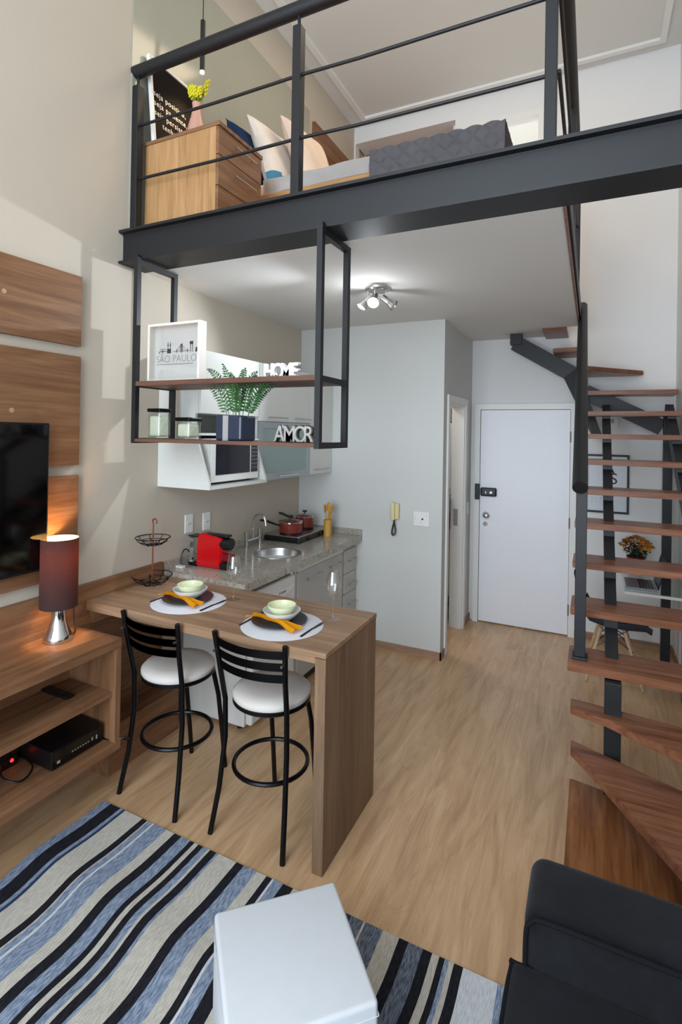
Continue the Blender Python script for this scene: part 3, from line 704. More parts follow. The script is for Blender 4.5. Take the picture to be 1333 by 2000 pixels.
# base cabinets
m_gcab = plain('pale_grey_laminate', 'b9b6b1', .4)
def bar_handle(b, p0, p1, out, r=.005):
    p0, p1, out = Vector(p0), Vector(p1), Vector(out)
    b.cyl(p0 + out, p1 + out, r, seg=10)
    for q in (p0 + (p1 - p0) * .12, p0 + (p1 - p0) * .88): b.cyl(q, q + out, r * .8, seg=8)
    return b
t = thing('sink_cabinet', 'grey two-door cabinet under the granite worktop beside the fridge', 'cabinet', (.3, 3.57, .08))
B(.02, .58, 3.19, 3.965, .08, .903).build('body', m_white, t)
for y0, y1 in ((3.21, 3.572), (3.577, 3.94)):
    d_ = B(.58, .60, y0, y1, .09, .855, bev=.0015).build('door', m_gcab, t)
    bar_handle(MB(), (.60, y0 + .09, .79), (.60, y1 - .03, .79), (.03, 0, 0)).build('handle', m_brush, d_, True)
B(.58, .604, 3.21, 3.94, .86, .90).build('top_rail', m_trimw, t)
B(.1, .55, 3.19, 3.965, 0, .08).build('plinth', m_black, t)
t = thing('drawer_unit', 'narrow grey four-drawer unit under the worktop by the end wall', 'drawers', (.3, 4.1, .08))
B(.02, .58, 3.97, YI - .002, .08, .903).build('body', m_white, t)
for z0, z1 in ((.66, .855), (.49, .655), (.30, .485), (.09, .295)):
    d_ = B(.58, .60, 3.98, YI - .01, z0, z1, bev=.0015).build('drawer', m_gcab, t)
    bar_handle(MB(), (.60, 4.04, z1 - .09), (.60, YI - .05, z1 - .09), (.028, 0, 0)).build('handle', m_brush, d_, True)
B(.1, .55, 3.97, YI - .002, 0, .08).build('plinth', m_black, t)
t = thing('mini_fridge', 'white mini fridge under the worktop behind the bar counter', 'fridge', (.3, 2.9, .02))
B(.05, .55, 2.66, 3.165, .02, .86, bev=.008).build('body', m_white, t)
d_ = B(.555, .605, 2.66, 3.165, .04, .86, bev=.015, seg=3).build('door', m_white, t)
MB().prism([(2.70, .80), (3.14, .80), (3.10, .765), (2.92, .735), (2.74, .765)], .604, .618, 'X', bev=.004).build('door_handle', m_trimw, d_)
text('logo', 'Consul', .03, plain('logo_grey', '4a4a50', .4), T((.6185, 2.93, .775)) @ FACE_X, d_, .0006)
for y in (2.68, 3.12): MB().cyl((.5, y + .01, 0), (.5, y + .01, .022), .018).build('foot', m_black, t)
MB().cyl((.59, 3.13, .865), (.59, 3.13, .88), .012).build('hinge_cap', m_trimw, t)
# upper cabinets
m_cab = plain('white_glossy_laminate', 'd8d8d2', .22)
t = thing('microwave_cabinet', 'white wall cabinet with open microwave niche over the kitchen', 'cabinet', (.17, 2.77, 1.495))
B(.002, .32, 2.46, 3.07, 1.955, 2.34).build('body', m_cab, t)
d_ = B(.32, .339, 2.462, 3.068, 1.955, 2.338, bev=.0015).build('door', m_cab, t)
sp = [(.002, 1.515), (.002, 1.955), (.30, 1.955), (.30, 1.84), (.32, 1.78), (.37, 1.64), (.412, 1.53), (.412, 1.515)]
for y in (2.46, 3.052):
    MB().prism([(x, z) for x, z in sp], y, y + .018, 'Y').build('side_panel', m_cab, t)
B(.002, .415, 2.46, 3.07, 1.495, 1.515, bev=.001).build('niche_bottom', m_cab, t)
B(.002, .298, 2.478, 3.052, 1.82, 1.835).build('shelf', m_cab, t)
B(.002, .012, 2.478, 3.052, 1.515, 1.955).build('back_panel', plain('niche_back', '9aa19e', .4), t)
t = thing('microwave', 'white microwave with dark glass door inside the wall cabinet niche', 'microwave', (.2, 2.8, 1.515))
B(.04, .35, 2.53, 3.035, 1.527, 1.80, bev=.006).build('body', m_white, t)
B(.35, .366, 2.53, 3.035, 1.53, 1.80, bev=.003).build('front_frame', m_white, t)
B(.366, .369, 2.575, 2.93, 1.575, 1.79).build('door_glass', plain('microwave_glass', '15151f', .08), t)
B(.366, .369, 2.945, 3.02, 1.575, 1.79).build('control_panel', plain('microwave_panel', '222228', .25), t)
b = MB()
for i in range(6):
    for j in range(3): b.box(.369, .3695, 2.952 + j * .022, 2.966 + j * .022, 1.60 + i * .026, 1.612 + i * .026)
b.build('button', plain('microwave_keys', '6a6a70', .4), t)
for y in (2.56, 3.0): MB().cyl((.3, y, 1.515), (.3, y, 1.528), .012).build('foot', m_black, t)
t = thing('glass_door_cabinet', 'wall cabinet with two white doors above a frosted glass door', 'cabinet', (.17, 3.44, 1.495))
B(.002, .32, 3.073, 3.82, 1.495, 2.34).build('body', m_cab, t)
for y0, y1 in ((3.075, 3.445), (3.449, 3.818)):
    d_ = B(.32, .339, y0, y1, 1.925, 2.338, bev=.0015).build('door', m_cab, t)
    bar_handle(MB(), (.339, y0 + .09, 1.955), (.339, y1 - .03, 1.955), (.03, 0, 0)).build('handle', m_brush, d_, True)
b = MB(); b.box(.32, .34, 3.075, 3.818, 1.497, 1.545).box(.32, .34, 3.075, 3.818, 1.875, 1.92).box(.32, .34, 3.075, 3.125, 1.545, 1.875).box(.32, .34, 3.768, 3.818, 1.545, 1.875)
d_ = b.build('glass_door_frame', m_alum, t)
B(.326, .334, 3.12, 3.773, 1.54, 1.88).build('glass_pane', m_frost, d_)
bar_handle(MB(), (.34, 3.31, 1.52), (.34, 3.59, 1.52), (.03, 0, 0)).build('handle', m_chrome, d_, True)
t = thing('narrow_wall_cabinet', 'narrow tall white wall cabinet in the kitchen corner', 'cabinet', (.17, 4.0, 1.495))
B(.002, .32, 3.823, YI - .002, 1.495, 2.34).build('body', m_cab, t)
d_ = B(.32, .339, 3.825, YI - .004, 1.497, 2.338, bev=.0015).build('door', m_cab, t)
bar_handle(MB(), (.339, 3.87, 1.535), (.339, 4.13, 1.535), (.03, 0, 0)).build('handle', m_brush, d_, True)
# wall plates and intercom
def plate(name, lb, cat, c, w_, h, axis, mark):
    t = thing(name, lb, cat, c); x, y, z = c
    if axis == 'X':
        B(x, x + .008, y - w_ / 2, y + w_ / 2, z - h / 2, z + h / 2, bev=.003).build('cover', m_trimw, t)
        if mark == 'socket':
            b = MB(); b.prism([(y - .024, z), (y - .014, z + .016), (y + .014, z + .016), (y + .024, z), (y + .014, z - .016), (y - .014, z - .016)], x + .008, x + .010, 'X'); b.build('socket_insert', m_white, t)
            b = MB()
            for dy in (-.012, 0, .012): b.cyl((x + .0095, y + dy, z - (0.003 if dy == 0 else 0)), (x + .0105, y + dy, z - (0.003 if dy == 0 else 0)), .003, seg=10)
            b.build('pin_hole', m_black, t)
        else: B(x + .008, x + .011, y - .012, y + .012, z - .018, z + .018, bev=.001).build('rocker', m_white, t)
    else:
        B(x - w_ / 2, x + w_ / 2, y - .008, y, z - h / 2, z + h / 2, bev=.003).build('cover', m_trimw, t)
        if mark == 'jack':
            MB().cyl((x + .01, y - .011, z), (x + .01, y - .008, z), .008).build('jack', m_black, t)
            for a, c_ in ((-.05, .0), (.0, -.03), (.045, .03)): MB().cyl((x + a, y - .0095, z + c_), (x + a, y - .008, z + c_), .004, seg=10).build('screw', m_brush, t)
        else: B(x - .012, x + .012, y - .012, y - .008, z - .018, z + .018, bev=.001).build('rocker', plain('switch_grey', '9a9a9a', .4), t)
plate('wall_outlet', 'white wall outlet above the worktop, nearer the bar', 'outlet', (0.0, 2.75, 1.218), .078, .125, 'X', 'socket')
plate('wall_outlet', 'white wall outlet above the worktop, nearer the faucet', 'outlet', (0.0, 2.93, 1.208), .078, .125, 'X', 'socket')
plate('phone_jack_plate', 'square white jack plate on the wall right of the intercom', 'wall plate', (1.186, YI, 1.143), .135, .118, 'Y', 'jack')
plate('light_switch', 'white light switch on the shaded wall beside the entrance door', 'switch', (XI, 5.2, 1.13), .075, .12, 'X', 'rocker')
plate('light_switch', 'white switch plate on the wall behind the stair treads', 'switch', (2.625, YD, 2.0), .09, .12, 'Y', 'rocker')
t = thing('intercom_phone', 'cream wall intercom handset with black cord right of the kitchen', 'intercom', (.965, YI, 1.2))
m_cream = plain('cream_plastic', 'dccf9e', .4)
B(.955, .995, YI - .035, YI, 1.125, 1.26, bev=.008).build('cradle', m_cream, t)
MB().box(.928, .965, YI - .06, YI - .015, 1.115, 1.27, bev=.014, seg=3).build('handset', m_cream, t)
b = MB(); pts = []
for i in range(40):
    a = i / 39; pts.append((.948 + .018 * math.sin(a * 2 * PI) + (.0 if a < .5 else .006), YI - .03 + .01 * math.cos(a * 2 * PI), 1.12 - .13 * math.sin(a * PI) ** .8))
b.tube(pts, .007, 8); b.build('cord', m_black, t, True)

# ------------------------------------------------------------------ hanging shelf
HX0, HX1, HY0, HY1, HZ = .165, 1.315, 2.095, 2.405, 1.775
t = thing('hanging_shelf', 'black steel framed shelf with two dark boards hanging from the beam', 'shelf', (.75, 2.25, HZ))
q = .028
for x in (HX0, HX1):
    for y in (HY0, HY1 - q): B(x, x + q, y, y + q, HZ, 2.79 if y > 2.3 else 2.814).build('upright', m_steel, t)
    for z in (HZ, 2.085, 2.765 - .003): B(x, x + q, HY0 + q, HY1 - q, z, z + q).build('crossbar', m_steel, t)
B(HX0 + q * .2, HX1, HY0 + .004, HY1 - .004, 2.088, 2.112).build('board', m_shelfw, t) if False else None
B(HX0 + q, HX1, HY0, HY1, 2.090, 2.115, bev=.001).build('board', m_shelfw, t)
B(HX0 + q, HX1, HY0, HY1, 1.782, 1.800, bev=.001).build('board', m_shelfw, t)
Z1, Z2 = 2.115, 1.800
# Sao Paulo box frame
t = thing('city_picture_frame', 'white box frame with a line-drawn SAO PAULO skyline on the upper shelf', 'frame', (.37, 2.2, Z1))
fx0, fx1, fz1 = .158, .572, Z1 + .325
fx0 = .2
m_fr = plain('pale_frame_wood', 'e6ddd2', .5)
b = MB(); q = .013
b.box(fx0, fx1, 2.17, 2.225, Z1, Z1 + q).box(fx0, fx1, 2.17, 2.225, fz1 - q, fz1).box(fx0, fx0 + q, 2.17, 2.225, Z1 + q, fz1 - q).box(fx1 - q, fx1, 2.17, 2.225, Z1 + q, fz1 - q)
b.build('frame_border', m_fr, t)
B(fx0 + q, fx1 - q, 2.215, 2.222, Z1 + q, fz1 - q).build('print_sheet', plain('print_paper', 'd9d8d3', .5), t)
m_ink = plain('ink_black', '2a2a2c', .6)
tx = text('lettering', 'SÃO PAULO', .056, plain('ink_grey', '7d7d7c', .6), T((fx0 + .022, 2.2145, Z1 + .115)) @ FACE_Y, t, .0003, sx=.97, off=-.0012)
b = MB(); yy = 2.2135
b.box(fx0 + .03, fx1 - .03, yy, yy + .001, Z1 + .102, Z1 + .104)
for i, (a, h) in enumerate([(.05, .012), (.08, .02), (.125, .045), (.145, .045), (.20, .02), (.235, .05), (.245, .05), (.29, .02), (.315, .055), (.33, .055), (.36, .02)]):
    b.box(fx0 + a, fx0 + a + .004, yy, yy + .001, Z1 + .165, Z1 + .165 + h)
b.box(fx0 + .055, fx0 + .115, yy, yy + .001, Z1 + .176, Z1 + .179).box(fx0 + .055, fx0 + .115, yy, yy + .001, Z1 + .188, Z1 + .190).box(fx0 + .17, fx0 + .31, yy, yy + .001, Z1 + .172, Z1 + .174)
for k in range(7):
    b.prism([(fx0 + .24, Z1 + .213), (fx0 + .241, Z1 + .213), (fx0 + .19 + k * .017, Z1 + .172), (fx0 + .189 + k * .017, Z1 + .172)], yy, yy + .0008, 'Y')
for a in (.125, .145): b.prism([(fx0 + a - .003, Z1 + .205), (fx0 + a + .007, Z1 + .205), (fx0 + a + .002, Z1 + .23)], yy, yy + .001, 'Y')
b.box(fx0 + .31, fx0 + .338, yy, yy + .001, Z1 + .208, Z1 + .224).box(fx0 + .12, fx0 + .152, yy, yy + .001, Z1 + .165, Z1 + .19)
b.prism([(fx0 + .355, Z1 + .165), (fx0 + .38, Z1 + .165), (fx0 + .372, Z1 + .19), (fx0 + .36, Z1 + .19)], yy, yy + .001, 'Y')
b.xf(T((fx0, 0, 0)) @ Matrix.Diagonal((.86, 1, 1, 1)) @ T((-fx0, 0, 0))).build('skyline_drawing', m_ink, t)
B(fx0 + q, fx1 - q, 2.172, 2.174, Z1 + q, fz1 - q).build('cover_glass', m_thin, t)
# HOME letters
def letters(word, x, y, z, size, mat, lb, nm, dx, th=.02, off=0.004, back=None, sx_=.82):
    t = thing(nm, lb, 'sign', (x, y, z))
    for i, ch in enumerate(word):
        o = text('letter_' + ch.lower(), ch, size, mat, T((x + dx[i], y + .003 * i, z + .002)) @ FACE_Y, t, th / 2, off=off, sx=sx_)
        if back: text('letter_border', ch, size, back, T((x + dx[i], y + th * 1.02 + .0032 * i, z + .002)) @ FACE_Y, o, th / 2, off=off + .004, sx=sx_)
    return t
letters('HOME', .968, 2.2, Z1, .104, plain('letter_white', 'ecebea', .4), 'white HOME block letters standing on the upper shelf', 'home_letters', (0, .05, .098, .157), .024, .003)
B(.965, 1.165, 2.19, 2.22, Z1, Z1 + .004).build('letter_base', m_white, bpy.data.objects['home_letters'])
letters('AMOR', 1.055, 2.17, Z2, .112, plain('letter_silver', 'c4c2bb', .25, .5), 'silver AMOR letters with black edges standing on the lower shelf', 'amor_letters', (0, .05, .106, .160), .014, .0008, m_black)
B(1.06, 1.29, 2.16, 2.2, Z2, Z2 + .004).build('letter_base', m_black, bpy.data.objects['amor_letters'])
# jars
def jar(x, y, h, w_, lb):
    t = thing('glass_jar', lb, 'jar', (x, y, Z2), 'square glass jars')
    o_ = MB(); o_.box(x - w_ / 2, x + w_ / 2, y - w_ / 2, y + w_ / 2, Z2, Z2 + h, bev=.01, seg=3)
    o_.build('glass_body', thin_glass('jar_glass', (.93, .97, .93, 1), .12), t, True)
    B(x - w_ / 2 - .002, x + w_ / 2 + .002, y - w_ / 2 - .002, y + w_ / 2 + .002, Z2 + h, Z2 + h + .02, bev=.005).build('lid', m_dkmetal, t)
    B(x - w_ / 2 + .008, x + w_ / 2 - .008, y - w_ / 2 + .008, y + w_ / 2 - .008, Z2 + .012, Z2 + h * .86, bev=.012, seg=3).build('contents', plain('dry_food', 'd6d6c4', .8, nb=.6, ns=60), t)
jar(.248, 2.22, .15, .092, 'taller square glass jar with dark lid at the left of the lower shelf')
jar(.462, 2.22, .10, .10, 'shorter square glass jar with dark lid on the lower shelf')
# planter with fern
px, py = .79, 2.21
t = thing('potted_fern', 'green fern in a navy and silver cube planter on the lower shelf', 'plant', (px, py, Z2))
m_nav = plain('navy_ceramic', '2f3648', .25)
m_sil = plain('silver_ceramic', 'c4c4c2', .3, .5, nb=.3, ns=14)
b = MB(); h = .13; W = .082
b.box(px - W, px + W, py - W * .8, py + W * .8, Z2, Z2 + h, bev=.012); pot = b.build('pot', m_nav, t)
B(px - .032, px + .002, py - W * .8 - .002, py - W * .8 + .004, Z2 + .001, Z2 + h - .001).build('silver_band', m_sil, pot)
m_leaf, nt, p = newmat('fern_leaf'); v = coords(nt)
nt.links.new(ramp(nt, noise(nt, v, 18, 3), [(.3, srgb('1c4226')), (.7, srgb('437a38'))]), p.inputs['Base Color']); p.inputs['Roughness'].default_value = .5
rnd = random.Random(3)
fr_specs = [(-.23, .25, .02), (-.13, .31, -.03), (-.07, .26, .05), (-.02, .29, -.04), (.03, .27, .03), (.06, .22, -.05), (.11, .27, .04), (.17, .28, -.02), (.24, .27, .03), (.31, .25, -.04), (.21, .21, .06), (.08, .27, .0)]
for dx, h2, dy in fr_specs:
    b = MB(); pts = []
    bx0 = px + dx * .28
    for i in range(18):
        a = i / 17; pts.append(Vector((bx0 + (dx - dx * .28) * a ** 1.5, py + dy * .4 + dy * a ** 1.5 - .03 * a * a, Z2 + h - .01 + h2 * (a * 1.25 - .32 * a * a - (.12 * a ** 4 if abs(dx) > .1 else 0)))))
    b.tube(pts, .0016, 5)
    for i in range(2, 18):
        tt = (pts[min(i + 1, 17)] - pts[i - 1]).normalized()
        side = Vector((tt.z, 0, -tt.x)); side.normalize()
        L = .036 * math.sin(PI * min(1, (i / 17) ** .7 * .92 + .08)) + .006
        for s in (-1, 1):
            for k in (0, .5):
                base = pts[i] - tt * k * .008
                tip = base + side * s * L + tt * L * .35 + Vector((0, rnd.uniform(-.006, .006) - .004, -.003))
                mid = (base + tip) / 2; wv = tt * .0035
                a1, a2, a3, a4 = b.bm.verts.new(base), b.bm.verts.new(mid + wv), b.bm.verts.new(tip), b.bm.verts.new(mid - wv)
                b.bm.faces.new((a1, a2, a3, a4))
    b.build('frond', m_leaf, t, recalc=False)

# ------------------------------------------------------------------ ceiling spot lamp
sx, sy = 1.185, 3.17
t = thing('ceiling_spotlight', 'brushed steel ceiling lamp with three adjustable spots under the loft', 'lamp', (sx, sy, ZC))
MB().lathe([(0, 0), (.085, 0), (.083, -.012), (.07, -.02), (0, -.022)], (sx, sy, ZC), 40).build('ceiling_plate', m_brush, t, True)
heads = [((-.055, -.03), (-.5, -.35, -.75), False), ((.0, -.05), (.15, -.72, -.62), True), ((.05, .02), (.75, .1, -.6), False)]
for (dx, dy), dr, lit in heads:
    c = Vector((sx + dx, sy + dy, ZC - .02)); c2 = c + Vector((0, 0, -.055)); dr = Vector(dr).normalized()
    st = MB().cyl(c, c2, .004, seg=10).build('stem', m_chrome, t, True)
    a, e = c2 - dr * .03, c2 + dr * .06
    hd = MB().cyl(a, a + dr * .06, .020, .022, 28).cyl(a + dr * .058, e + dr * .01, .024, .036, 28, caps=False).build('spot_head', m_brush, t, True)
    MB().cyl(e - dr * .004, e + dr * .004, .030, seg=28).build('lens', m_lens if lit else m_trimw, hd)
light('kitchen_spot_light', 'POINT', (1.17, 3.06, 2.60), 3.8, (.88, .94, 1.0), .035)
light('kitchen_spot_beam', 'SPOT', (1.12, 3.08, 2.64), 45, (.84, .92, 1.0), .02, (0.0, 2.0, 2.0), spot=95, blend=.6)

# ------------------------------------------------------------------ staircase
t = thing('staircase', 'steel staircase with open reddish wood treads turning up to the loft', 'staircase', (2.75, 3.6, 0))
R = .1875
def tread(poly, z, mat=m_stair, th=.038): return MB().prism(poly, z - th, z, 'Z', bev=.004).build('tread', mat, t)
XRR = XR - .02
tread([(2.385, 1.95), (XRR, 1.95), (XRR, 2.66), (2.62, 2.76), (2.385, 2.80)], R, m_stairy, .1875 - .002)
tread([(2.388, 2.72), (2.47, 2.60), (2.76, 2.12), (XRR, 1.60), (XRR, 2.46), (2.82, 2.61), (2.388, 2.80)], 2 * R, m_stair)
tread([(2.384, 2.74), (2.52, 2.70), (2.81, 2.53), (XRR, 2.36), (XRR, 2.72), (2.84, 2.775), (2.384, 2.83)], 3 * R, m_stair)
for n in range(4, 12):
    y = 2.78 + (n - 4) * .28
    tread([(2.368, y), (XRR, y), (XRR, y + .25), (2.368, y + .25)], n * R)
tread([(2.37, 4.98), (XRR, 4.98), (XRR, 5.31), (2.37, 5.14)], 12 * R)
tread([(2.37, 4.72), (2.42, 4.76), (2.86, 5.25), (2.82, 5.32), (2.37, 5.32)], 13 * R)
tread([(2.14, 4.93), (2.37, 4.93), (2.37, 5.32), (2.14, 5.32)], 14 * R)
tread([(2.052, 4.93), (2.25, 4.93), (2.25, 5.32), (2.052, 5.32)], 15 * R)
for x in (2.565, 3.02):
    pts = [(x, 2.86, .63), (x, 4.98, 2.08)]
    MB().bar(pts, .058, .11).build('stringer', m_steel, t)
    for n in range(5, 12):
        y = 2.78 + (n - 4) * .28
        MB().prism([(y + .03, n * R - .042), (y + .20, n * R - .042), (y + .20, n * R - .06), (y + .12, n * R - .12), (y + .03, n * R - .17)], x - .03, x + .03, 'X').build('bracket', m_steel, t)
B(2.53, 2.60, 2.74, 2.81, R, .708, bev=.002).build('support_post', m_steel, t)
B(2.99, 3.055, 5.0, 5.06, 0, 2.06, bev=.002).build('support_post', m_steel, t)
MB().bar([(1.80, 5.12, 2.72), (2.28, 5.12, 2.42), (2.50, 5.05, 1.86)], .07, .14).build('winder_beam', m_steel, t)
MB().bar([(2.40, 5.12, 2.25), (2.99, 5.12, 1.94)], .07, .13).build('winder_beam', m_steel, t)
B(1.76, 1.86, 5.06, 5.18, 2.70, ZC).build('beam_bracket', m_steel, t)
B(2.385, 2.455, 2.84, 2.925, 4 * R, 4 * R + .012, bev=.003).build('post_base', m_steel, t)
B(2.395, 2.445, 2.86, 2.905, 4 * R, 1.58, bev=.002).build('newel_post', m_steel, t)
MB().cyl((2.412, 2.82, 1.60), (2.375, 4.98, 2.985), .036, seg=28).build('handrail', m_steel, t, True)

# ------------------------------------------------------------------ under the stairs
t = thing('letter_poster', 'black framed poster with large serif letters on the wall behind the stairs', 'poster', (2.59, YD, 1.15))
x0, x1, z0, z1 = 2.41, 2.765, 1.165, 1.695
b = MB(); q = .018
b.box(x0, x1, YD - .02, YD, z0, z0 + q).box(x0, x1, YD - .02, YD, z1 - q, z1).box(x0, x0 + q, YD - .02, YD, z0 + q, z1 - q).box(x1 - q, x1, YD - .02, YD, z0 + q, z1 - q)
b.build('frame_border', m_steel, t)
B(x0 + q, x1 - q, YD - .008, YD - .002, z0 + q, z1 - q).build('print_sheet', plain('poster_paper', 'd8dbe2', .5), t)
for ch, a, z_, s_ in (('C', .05, 1.52, .15), ('A', .14, 1.525, .15), ('S', .20, 1.43, .14), ('A', .24, 1.35, .12)):
    if a in (.05, .24): continue
    text('letter_' + ch.lower(), ch, s_, m_ink, T((x0 + a, YD - .009, z_)) @ FACE_Y, t, .0004)
text('lettering', 'A  A  A  I  A', .055, m_ink, T((x0 + .045, YD - .009, 1.32)) @ FACE_Y, t, .0003)
text('small_lettering', 'VLENS', .03, plain('ink_soft', '9a9ca2', .6), T((x0 + .05, YD - .009, 1.285)) @ FACE_Y, t, .0003, spacing=2.3)
text('small_lettering', 'ESOTC', .022, plain('ink_softer', 'a9abb1', .6), T((x0 + .05, YD - .009, 1.255)) @ FACE_Y, t, .0003, spacing=3.2)
t = thing('glass_desk', 'clear glass desk with metal edge under the stairs', 'desk', (2.9, 4.75, 0))
B(2.69, XR - .01, 4.33, 5.28, .735, .745, bev=.002).build('glass_top', thin_glass('desk_glass', (.9, .95, .94, 1), .12), t)
B(2.69, XR - .01, 4.328, 4.336, .715, .735).build('edge_rail', m_trimw, t)
for y in (4.36, 5.2):
    for x in (3.06,): MB().cyl((x, y, 0), (x, y, .735), .014).build('leg', m_brush, t, True)
t = thing('laptop', 'open laptop with dark screen on the glass desk under the stairs', 'laptop', (2.82, 4.5, .745))
B(2.70, 2.90, 4.38, 4.68, .745, .757, bev=.003).build('keyboard_base', plain('laptop_silver', '8f9196', .35, .6), t)
b = MB()
for i in range(5):
    for j in range(12): b.box(2.79 + i * .019, 2.803 + i * .019, 4.395 + j * .022, 4.413 + j * .022, .757, .759)
b.build('key', m_black, t)
MB().box(-.004, .004, 4.38, 4.68, 0, .21, bev=.002).xf(T((2.905, 0, .757)) @ Matrix.Rotation(-.22, 4, 'Y').inverted()).build('screen', m_black, t)
t = thing('flower_pot', 'pot of orange yellow chrysanthemums in red wrap behind the stair treads', 'plant', (2.80, 4.98, .745))
MB().lathe([(0, 0), (.05, 0), (.065, .10), (.07, .12), (.062, .12), (.055, .1), (0, .1)], (2.80, 4.98, .745)).build('pot', plain('red_wrap', '8e1f26', .4), t, True)
rnd = random.Random(5)
b = MB()
for i in range(520):
    a = rnd.uniform(0, 2 * PI); r = rnd.uniform(.01, .12); z = .845 + rnd.uniform(0, .125)
    c = Vector((2.80 + r * math.cos(a) * (z - .72) * 4.2, 4.98 + r * math.sin(a) * (z - .72) * 4.2, z)); d1 = Vector((rnd.uniform(-1, 1), rnd.uniform(-1, 1), rnd.uniform(-.3, 1))).normalized() * .026; d2_ = d1.cross(Vector((rnd.uniform(-1, 1), .3, 1))).normalized() * .01
    vs = [b.bm.verts.new(c), b.bm.verts.new(c + d1 * .5 + d2_), b.bm.verts.new(c + d1), b.bm.verts.new(c + d1 * .5 - d2_)]; b.bm.faces.new(vs)
b.build('foliage', plain('dark_leaf', '2d4230', .6), t, recalc=False)
m_fl = [plain('orange_petal', 'a86412', .6), plain('yellow_petal', 'c98a20', .6)]
proto = []
for m_ in m_fl:
    b = MB()
    for k in range(12):
        a = k * PI / 6; u = Vector((math.cos(a), math.sin(a), .25)); s_ = Vector((-math.sin(a), math.cos(a), 0)) * .005
        vs = [b.bm.verts.new(Vector((0, 0, .002))), b.bm.verts.new(u * .011 + s_), b.bm.verts.new(u * .02), b.bm.verts.new(u * .011 - s_)]; b.bm.faces.new(vs)
    b.sphere((0, 0, .003), .006, (1, 1, .6), 8)
    me = bpy.data.meshes.new('bloom'); b.bm.to_mesh(me); b.bm.free(); me.materials.append(m_); proto.append(me)
for i in range(80):
    a = i * 2.39996; r = .128 * math.sqrt(i / 80)
    o = bpy.data.objects.new('bloom', proto[i % 2 if i % 3 else 0]); C.objects.link(o); o.parent = t
    o.location = (r * math.cos(a), r * math.sin(a), .285 - r * r * 5.5 + rnd.uniform(-.006, .006)); o.rotation_euler = (-math.sin(a) * r * 4 + .3, math.cos(a) * r * 4, a); o.scale = (1.15,) * 3
# shell chair
t = thing('shell_chair', 'dark grey shell chair with pale wooden legs under the stairs', 'chair', (2.6, 4.6, 0))
def shell(u, v):
    # u: along from back top to front edge, v: across Y
    y = (v - .5) * .44
    prof = [(2.345, .80), (2.375, .66), (2.405, .53), (2.46, .455), (2.58, .425), (2.72, .425), (2.84, .435), (2.875, .415)]
    f = u * (len(prof) - 1); i = min(int(f), len(prof) - 2); k = f - i
    x = prof[i][0] * (1 - k) + prof[i + 1][0] * k; z = prof[i][1] * (1 - k) + prof[i + 1][1] * k
    e = (2 * v - 1) ** 2; e2 = e * e
    wsc = 1 - .22 * (1 - u) ** 3
    return Vector((x + .06 * e2 * max(0, 1 - u * 2), 4.6 + y * wsc, z - .03 + (.085 * e2 if u > .3 else .02 * e2) - .03 * e2 * max(0, .15 - u) * 6))
b = MB(); b.grid(shell, 28, 16); bmesh.ops.solidify(b.bm, geom=b.bm.faces[:], thickness=.008)
b.build('seat_shell', fabric('grey_felt', '565d68', 300, .2), t, True)
m_beech = wood('beech_leg', 'b09070', 'c9aa88', 'd8bd9c', 'Z')
for ax, ay in ((-1, -1), (1, -1), (-1, 1), (1, 1)):
    top = (2.62 + ax * .07, 4.6 + ay * .08, .42); bot = (2.63 + ax * .19, 4.6 + ay * .21, 0.006)
    MB().cyl(bot, top, .009, .016, 16).build('leg', m_beech, t, True)
b = MB()
for (a, c) in (((2.53, 4.5, .3), (2.73, 4.7, .41)), ((2.73, 4.5, .3), (2.53, 4.7, .41)), ((2.5, 4.46, .25), (2.73, 4.5, .40)), ((2.76, 4.46, .25), (2.53, 4.5, .40)), ((2.5, 4.74, .25), (2.73, 4.7, .4)), ((2.76, 4.74, .25), (2.53, 4.7, .4))): b.cyl(a, c, .004, seg=8)
b.build('wire_brace', m_black, t)

# ------------------------------------------------------------------ rug, pouf, sofa
stripes = [(.304, 'b'), (.35, 'k'), (.417, 'b'), (.435, 'n'), (.45, 'c'), (.563, 'k'), (.595, 'c'), (.601, 'b'), (.629, 'w'), (.639, 'b'), (.715, 'c'), (.764, 'k'), (.806, 'b'), (.859, 'k'), (.883, 'c'), (.905, 'k'), (.932, 'b'),
           (.959, 'c'), (.971, 'k'), (1.006, 'b'), (1.018, 'c'), (1.114, 'k'), (1.153, 'b'), (1.218, 'c'), (1.268, 'k'), (1.296, 'w'), (1.306, 'b'), (1.349, 'k'), (1.397, 'c'), (1.46, 'b'), (1.53, 'k'), (1.58, 'c'), (1.63, 'n'),
           (1.656, 'g'), (1.677, 'g'), (1.708, 'c'), (1.716, 'g'), (1.786, 'c'), (1.85, 'k'), (1.885, 'g'), (1.94, 'k'), (1.974, 'c'), (2.0, 'k'), (2.02, 'b'), (2.035, 'c'), (2.052, 'k'), (2.084, 'w'), (2.2, 'b'), (2.27, 'k'), (2.3, 'c'), (2.4, None)]
keys = list(RUG.keys()); b = MB()
ny = 90; Y1, Y0 = 1.845, -.4
def rp(x, y):
    s = min(1, max(0, (1.80 - y) * 3))
    return Vector((x + s * (.010 * math.sin(y * 6.5 + x * .8) + .005 * math.sin(y * 15 + 1)), y - .012 * (x - .3) / 2, .006 + s * .0035 * (1 + math.sin(y * 17 + x * 2))))
for i in range(len(stripes) - 1):
    xa, ch = stripes[i]; xb = stripes[i + 1][0]
    va = [b.bm.verts.new(rp(xa, Y0 + (Y1 - Y0) * j / ny)) for j in range(ny + 1)]; vb = [b.bm.verts.new(rp(xb, Y0 + (Y1 - Y0) * j / ny)) for j in range(ny + 1)]
    for j in range(ny):
        f = b.bm.faces.new((va[j], vb[j], vb[j + 1], va[j + 1])); f.material_index = keys.index(ch)
